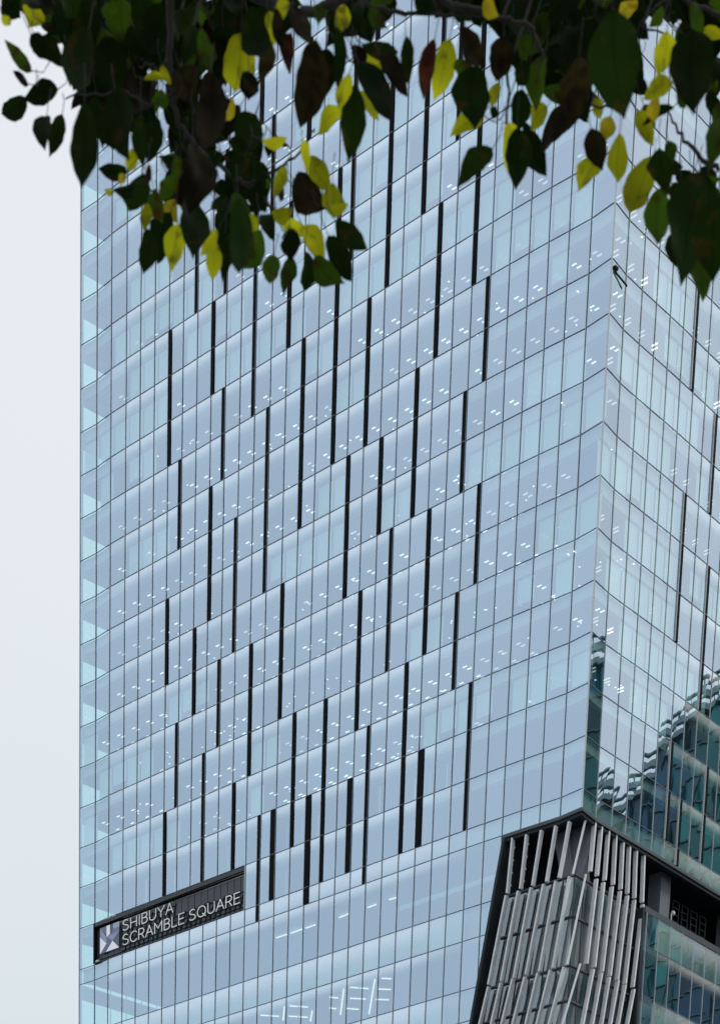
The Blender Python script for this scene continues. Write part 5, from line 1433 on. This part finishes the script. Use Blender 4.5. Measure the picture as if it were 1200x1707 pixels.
[-0.581,3.988,2.806,-0.629,3.996,2.777,0.029,-0.17,"D"],
[-0.753,4.614,3.248,-0.754,4.623,3.191,0.043,0.16,"D"],
[-0.584,4.003,2.808,-0.651,3.986,2.769,0.032,0.08,"D"],
[-0.659,4.055,2.849,-0.598,4.097,2.842,0.032,-0.29,"D"],
[-0.65,4.269,2.997,-0.695,4.275,2.962,0.031,-0.37,"B"],
[-0.708,4.658,3.281,-0.696,4.733,3.255,0.052,0.12,"D"],
[-0.671,4.616,3.22,-0.76,4.595,3.188,0.039,0.44,"G"],
[-0.731,4.371,3.076,-0.725,4.381,3.026,0.047,-0.51,"D"],
[-0.672,4.199,2.949,-0.674,4.192,2.893,0.026,-0.04,"D"],
[-0.701,4.319,3.033,-0.735,4.36,3.013,0.037,0.34,"D"],
[-0.706,4.523,3.178,-0.753,4.576,3.164,0.034,0.46,"G"],
[-0.756,4.647,3.263,-0.743,4.723,3.26,0.039,0.04,"G"]]
BRANCHES=[[[-0.401,3.863,2.735,0.0057],[-0.406,3.906,2.672,0.0052],[-0.406,3.939,2.624,0.0046],[-0.394,3.96,2.594,0.0041],[-0.365,3.976,2.573,0.0036],[-0.321,3.993,2.552,0.003],[-0.286,4.003,2.541,0.0025],[-0.266,4.007,2.537,0.0019]],[[-0.312,3.867,2.741,0.0077],[-0.274,3.886,2.718,0.0073],[-0.231,3.896,2.708,0.007],[-0.198,3.899,2.706,0.0067],[-0.159,3.897,2.712,0.0064],[-0.112,3.886,2.729,0.0061],[-0.065,3.872,2.751,0.0057]],[[-0.14,3.884,2.731,0.0038],[-0.102,3.892,2.721,0.0034],[-0.063,3.899,2.712,0.0031],[-0.005,3.901,2.71,0.0027],[0.053,3.901,2.709,0.0023],[0.093,3.901,2.708,0.0019]],[[-0.017,3.879,2.742,0.0048],[0.032,3.892,2.722,0.0044],[0.081,3.897,2.715,0.004],[0.13,3.901,2.706,0.0036],[0.169,3.905,2.7,0.0032],[0.19,3.916,2.681,0.0028],[0.199,3.922,2.673,0.0024]],[[0.094,3.898,2.713,0.0019],[0.1,3.908,2.698,0.0011]],[[0.127,3.901,2.707,0.0021],[0.132,3.914,2.688,0.0014]],[[0.14,3.933,2.659,0.0024],[0.144,3.952,2.632,0.0022],[0.141,3.965,2.612,0.0019]],[[0.144,3.952,2.632,0.001],[0.131,3.965,2.612,0.0009],[0.104,3.96,2.621,0.0008]],[[-0.157,3.897,2.711,0.0019],[-0.149,3.911,2.691,0.0016],[-0.129,3.925,2.672,0.0013],[-0.1,3.933,2.662,0.001]],[[-0.114,3.89,2.724,0.0019],[-0.114,3.921,2.679,0.0013]],[[-0.286,4.003,2.541,0.0025],[-0.251,3.998,2.553,0.0022],[-0.216,3.992,2.565,0.002],[-0.189,3.981,2.585,0.0018],[-0.173,3.972,2.6,0.0015]],[[-0.271,4.007,2.537,0.0027],[-0.251,4.016,2.524,0.0023],[-0.228,4.023,2.516,0.0019],[-0.21,4.026,2.512,0.0015]],[[0.5,3.969,2.561,0.0038],[0.463,3.964,2.576,0.0031],[0.43,3.954,2.597,0.0023],[0.406,3.942,2.619,0.0015]],[[0.279,3.947,2.628,0.0015],[0.32,3.946,2.625,0.0021]],[[0.351,3.894,2.698,0.0015],[0.392,3.897,2.687,0.0013],[0.432,3.907,2.666,0.0011]],[[0.502,3.879,2.695,0.0029],[0.462,3.875,2.707,0.0032],[0.423,3.874,2.716,0.0035],[0.392,3.864,2.735,0.0038]],[[0.383,3.884,2.707,0.001],[0.439,3.898,2.679,0.0008]],[[0.381,3.877,2.718,0.0023],[0.363,3.884,2.71,0.0019],[0.35,3.89,2.703,0.0015]],[[-0.365,3.976,2.573,0.0019],[-0.396,3.995,2.539,0.0014],[-0.407,4.011,2.512,0.001]],[[-0.402,3.939,2.624,0.0023],[-0.437,3.945,2.609,0.0018],[-0.452,3.946,2.606,0.0013]],[[-0.452,3.946,2.606,0.0019],[-0.485,3.934,2.618,0.0017],[-0.519,3.934,2.611,0.0014],[-0.578,3.932,2.602,0.0011]],[[-0.435,3.999,2.526,0.0015],[-0.458,3.995,2.528,0.001]],[[-0.226,4.023,2.516,0.0011],[-0.226,4.036,2.495,0.001],[-0.218,4.04,2.489,0.0008]],[[-0.394,3.96,2.594,0.0015],[-0.39,3.973,2.574,0.0012],[-0.377,3.982,2.562,0.001]],[[-0.112,3.886,2.729,0.0029],[-0.093,3.877,2.743,0.0029],[-0.046,3.872,2.752,0.0029]],[[-0.421,3.927,2.639,0.0014],[-0.44,3.921,2.644,0.0012],[-0.457,3.922,2.641,0.001]],[[-0.221,3.995,2.56,0.001],[-0.216,4.002,2.549,0.0009],[-0.206,4.006,2.543,0.0008]]]

tree = empty('overhanging_tree', (3.4, 3.6, GZ))
tag(tree, 'dark leafy tree branches with yellowing and green leaves hanging over the top of the view', 'tree')
TM = Matrix.Translation(-tree.location)
def town(o): o.parent = tree; o.matrix_parent_inverse = TM; return o
BARK = mat('bark', (.022, .02, .018), .9, var=.5, vscale=25)
def tube(S, pts, sides=8):
    rings = []
    for i, (x, y, z, r) in enumerate(pts):
        p = Vector((x, y, z)); q0 = Vector(pts[max(0, i - 1)][:3]); q1 = Vector(pts[min(len(pts) - 1, i + 1)][:3]); d = (q1 - q0).normalized()
        u = d.cross(Vector((.3, .9, .2))).normalized(); v = d.cross(u)
        rings.append([p + u * (r * math.cos(2 * math.pi * k / sides)) + v * (r * math.sin(2 * math.pi * k / sides)) for k in range(sides)])
    i0 = len(S.v)
    for rg in rings: S.v += [tuple(p) for p in rg]
    for i in range(len(rings) - 1):
        for k in range(sides):
            k2 = (k + 1) % sides
            S.f.append((i0 + i * sides + k, i0 + i * sides + k2, i0 + (i + 1) * sides + k2, i0 + (i + 1) * sides + k)); S.mi.append(0); S.pa.append(.5)
def smooth_pts(pts, n=5, wob=.0):
    o = []
    for i in range(len(pts) - 1):
        p0 = pts[max(0, i - 1)]; p1 = pts[i]; p2 = pts[i + 1]; p3 = pts[min(len(pts) - 1, i + 2)]
        for k in range(n):
            t = k / n
            q = [.5 * ((2 * p1[c]) + (-p0[c] + p2[c]) * t + (2 * p0[c] - 5 * p1[c] + 4 * p2[c] - p3[c]) * t * t + (-p0[c] + 3 * p1[c] - 3 * p2[c] + p3[c]) * t ** 3) for c in range(4)]
            for c in range(3): q[c] += random.gauss(0, wob)
            q[3] *= random.uniform(.9, 1.15); o.append(q)
    o.append(list(pts[-1])); return o
random.seed(21)
S = MB(); tube(S, smooth_pts([(3.4, 3.6, GZ - .1, .24), (3.35, 3.65, .2, .2), (3.2, 3.7, 1.8, .17), (3.0, 3.8, 3.2, .13), (2.7, 3.9, 4.6, .09), (2.5, 3.9, 6.2, .05)], 5, .004), 12)
town(S.build('trunk', BARK, smooth=True))
S = MB()
tops = [b[0] for b in BRANCHES if b[0][2] > 2.62]
tube(S, smooth_pts([(3.1, 3.75, 2.6, .07), (2.3, 3.9, 3.05, .05), (1.4, 3.95, 3.15, .04), (.5, 3.95, 3.12, .03), (-.5, 3.9, 3.05, .018), (-1.1, 3.85, 2.95, .008)], 6, .004), 8)
for b in tops:
    x, y, z, r = b; tube(S, smooth_pts([(x + .25, 3.94, 3.12, r * 1.4), (x + .1, y + .04, (z + 3.12) / 2 + .05, r * 1.2), (x, y, z, r)], 4), 6)
town(S.build('limb', BARK, smooth=True))
for b in BRANCHES:
    S = MB(); tube(S, smooth_pts(b, 5, .0016), 7); town(S.build('branch', BARK, smooth=True))
def leafmat(name, col, tr, mixf, spots=.25, spotc=(.05, .03, .01), rough=.45):
    m = bpy.data.materials.new(name); m.use_nodes = True; n = m.node_tree.nodes; l = m.node_tree.links
    b = n['Principled BSDF']; b.inputs['Roughness'].default_value = rough; b.inputs['Specular IOR Level'].default_value = .04
    o = n['Material Output']; t = n.new('ShaderNodeBsdfTranslucent'); mx = n.new('ShaderNodeMixShader'); mx.inputs[0].default_value = mixf
    uv = n.new('ShaderNodeUVMap'); sp = n.new('ShaderNodeSeparateXYZ'); l.new(uv.outputs[0], sp.inputs[0])
    # midrib and side veins from the leaf's own uv
    au = n.new('ShaderNodeMath'); au.operation = 'ABSOLUTE'; l.new(sp.outputs['X'], au.inputs[0])
    sv_ = n.new('ShaderNodeMath'); sv_.operation = 'MULTIPLY_ADD'; l.new(au.outputs[0], sv_.inputs[0]); sv_.inputs[1].default_value = -.5; l.new(sp.outputs['Y'], sv_.inputs[2])
    s2 = n.new('ShaderNodeMath'); s2.operation = 'MULTIPLY'; l.new(sv_.outputs[0], s2.inputs[0]); s2.inputs[1].default_value = 55
    s3 = n.new('ShaderNodeMath'); s3.operation = 'SINE'; l.new(s2.outputs[0], s3.inputs[0])
    s4 = n.new('ShaderNodeMapRange'); l.new(s3.outputs[0], s4.inputs['Value']); s4.inputs['From Min'].default_value = .86; s4.inputs['From Max'].default_value = 1; s4.inputs['To Min'].default_value = 1; s4.inputs['To Max'].default_value = .8
    md = n.new('ShaderNodeMapRange'); l.new(au.outputs[0], md.inputs['Value']); md.inputs['From Min'].default_value = .015; md.inputs['From Max'].default_value = .05; md.inputs['To Min'].default_value = .6; md.inputs['To Max'].default_value = 1
    vm = n.new('ShaderNodeMath'); vm.operation = 'MULTIPLY'; l.new(s4.outputs[0], vm.inputs[0]); l.new(md.outputs[0], vm.inputs[1])
    tc_ = n.new('ShaderNodeTexCoord'); ns_ = n.new('ShaderNodeTexNoise'); ns_.inputs['Scale'].default_value = 38; ns_.inputs['Detail'].default_value = 6; l.new(tc_.outputs['Object'], ns_.inputs['Vector'])
    rp = n.new('ShaderNodeValToRGB'); l.new(ns_.outputs['Fac'], rp.inputs['Fac']); rp.color_ramp.elements[0].position = .60 - spots * .3; rp.color_ramp.elements[1].position = .74 - spots * .3
    rp.color_ramp.elements[0].color = (*col, 1); rp.color_ramp.elements[1].color = (*spotc, 1)
    lo_ = n.new('ShaderNodeTexNoise'); lo_.inputs['Scale'].default_value = 9; l.new(tc_.outputs['Object'], lo_.inputs['Vector'])
    lr = n.new('ShaderNodeMapRange'); l.new(lo_.outputs['Fac'], lr.inputs['Value']); lr.inputs['From Min'].default_value = .3; lr.inputs['From Max'].default_value = .7; lr.inputs['To Min'].default_value = .65; lr.inputs['To Max'].default_value = 1.3
    v2 = n.new('ShaderNodeMath'); v2.operation = 'MULTIPLY'; l.new(vm.outputs[0], v2.inputs[0]); l.new(lr.outputs[0], v2.inputs[1])
    oi = n.new('ShaderNodeObjectInfo'); om = n.new('ShaderNodeMapRange'); l.new(oi.outputs['Random'], om.inputs['Value']); om.inputs['To Min'].default_value = .55; om.inputs['To Max'].default_value = 1.15
    v3 = n.new('ShaderNodeMath'); v3.operation = 'MULTIPLY'; l.new(v2.outputs[0], v3.inputs[0]); l.new(om.outputs[0], v3.inputs[1])
    c1 = n.new('ShaderNodeVectorMath'); c1.operation = 'SCALE'; l.new(rp.outputs['Color'], c1.inputs[0]); l.new(v3.outputs[0], c1.inputs['Scale'])
    l.new(c1.outputs['Vector'], b.inputs['Base Color'])
    c2 = n.new('ShaderNodeVectorMath'); c2.operation = 'MULTIPLY'; l.new(c1.outputs['Vector'], c2.inputs[0]); c2.inputs[1].default_value = tr; l.new(c2.outputs['Vector'], t.inputs['Color'])
    l.new(b.outputs[0], mx.inputs[1]); l.new(t.outputs[0], mx.inputs[2]); l.new(mx.outputs[0], o.inputs[0])
    return m
LM = {'D': leafmat('leaf_dark_green_shaded', (.010, .024, .004), (1.3, 1.4, .9), .35, .05),  # dark green, with canopy shade put into the near-black colour
      'G': leafmat('leaf_green', (.045, .085, .010), (1.6, 1.9, .8), .6),
      'Y': leafmat('leaf_yellow_green', (.40, .41, .02), (1.7, 1.7, .8), .8, .12, (.14, .14, .02)),
      'O': leafmat('leaf_golden', (.44, .37, .03), (1.5, 1.5, .8), .75, .2, (.2, .08, .02)),
      'B': leafmat('leaf_brown', (.026, .022, .009), (1.3, 1.2, .8), .4, .5, (.012, .010, .006)),
      'R': leafmat('leaf_red_brown', (.07, .03, .018), (1.5, 1.1, .8), .5, .5, (.03, .012, .01))}
CAMP = Vector((0, 0, 0))
def leaf_geo(S, row, uvs, petiole=True):
    A = Vector(row[0:3]); B = Vector(row[3:6]); W = row[6]; roll = row[7]
    ax = (B - A); L = ax.length; ax /= L
    tc_ = (CAMP - (A + B) / 2).normalized(); n = (tc_ - ax * tc_.dot(ax)).normalized(); n = Matrix.Rotation(roll, 3, ax) @ n
    sd_ = ax.cross(n).normalized()
    nu = 6; nv = 14; bow = random.uniform(-.2, .2) * L; fold = random.choice([.05, .15, .25, .4]); twist = random.uniform(-.8, .8); sway = random.uniform(-.08, .08) * L
    peak = random.uniform(.36, .5); tipf = random.uniform(.8, 1.25); ru = random.random() * 6
    i0 = len(S.v); cols = []
    for i in range(nv + 1):
        v = i / nv
        if v < peak: wv = math.sin(v / peak * math.pi / 2) ** .6
        else: wv = math.cos((v - peak) / (1 - peak) * math.pi / 2) ** tipf * (1 - .25 * max(0, v - .85) / .15)
        hw = W / 2 * max(wv, .0)
        rot = Matrix.Rotation(twist * (v - .5), 3, ax)
        s2 = rot @ sd_; n2 = rot @ n
        c = A + ax * (L * v) + n * (bow * math.sin(v * math.pi)) + sd_ * (sway * math.sin(v * math.pi * 1.3))
        for k in range(nu + 1):
            u = k / nu * 2 - 1
            edge = 1 + (.04 * math.sin(v * 23 + ru * 3 * u) + .05 * math.sin(v * 8 + ru)) * abs(u)
            S.v.append(tuple(c + s2 * (hw * u * edge) + n2 * (fold * hw * abs(u) + .03 * W * math.sin(v * 9 + u * 2 + ru))))
            uvs.append((u, v))
    for i in range(nv):
        for k in range(nu):
            a = i0 + i * (nu + 1) + k
            S.f.append((a, a + 1, a + nu + 2, a + nu + 1)); S.mi.append(0); S.pa.append(.5)
    if petiole:
        up = Vector((random.uniform(-.3, .3), random.uniform(-.2, .2), 1)).normalized(); d = (-ax * .7 + up * .6).normalized(); l_ = random.uniform(.014, .034)
        n0 = len(S.v)
        tube(S, [(*(A + ax * .004), .0007), (*(A + d * l_ * .5 - ax * l_ * .3), .0006), (*(A + d * l_ - ax * l_ * .1 + up * .006), .0008)], 5)
        nf = (3 - 1) * 5
        for q in range(1, nf + 1): S.mi[-q] = 1
        uvs += [(.03, 0)] * (len(S.v) - n0)
def leaf_build(S, uvs, name, m):
    o = S.build(name, m, smooth=True); me = o.data
    ul = me.uv_layers.new(name='UVMap')
    for lp in me.loops: ul.data[lp.index].uv = uvs[lp.vertex_index]
    return town(o)
LEAVES.sort(key=lambda r: -r[6] * (Vector(r[0:3]) - Vector(r[3:6])).length)
for row in LEAVES[:100]:
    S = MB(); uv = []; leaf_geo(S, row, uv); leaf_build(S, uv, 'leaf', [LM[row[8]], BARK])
rest = LEAVES[100:] + FILL
# upper crown above the view, shades the leaves below
for _ in range(900):
    a = random.uniform(0, 2 * math.pi); x = random.uniform(-1.9, 2.9); y = random.gauss(3.9, .55); z = 3.02 + abs(random.gauss(0, .35)) + .02 * abs(x)
    d = Vector((random.gauss(0, .5), random.gauss(0, .5), -1)).normalized() * random.uniform(.07, .12)
    if z + d.z < .775 * y + .06: continue
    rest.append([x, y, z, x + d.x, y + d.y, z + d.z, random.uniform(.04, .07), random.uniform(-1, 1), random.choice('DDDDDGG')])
S = {k: MB() for k in LM}; U = {k: [] for k in LM}
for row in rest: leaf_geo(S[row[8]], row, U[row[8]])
# one object for all remaining leaves, one material slot per leaf colour
A = MB(); UA = []
keys = list(LM)
for mi_, k in enumerate(keys):
    off = len(A.v); A.v += S[k].v; A.f += [tuple(i + off for i in f) for f in S[k].f]; A.mi += [mi_ if q == 0 else len(keys) for q in S[k].mi]; A.pa += S[k].pa; UA += U[k]
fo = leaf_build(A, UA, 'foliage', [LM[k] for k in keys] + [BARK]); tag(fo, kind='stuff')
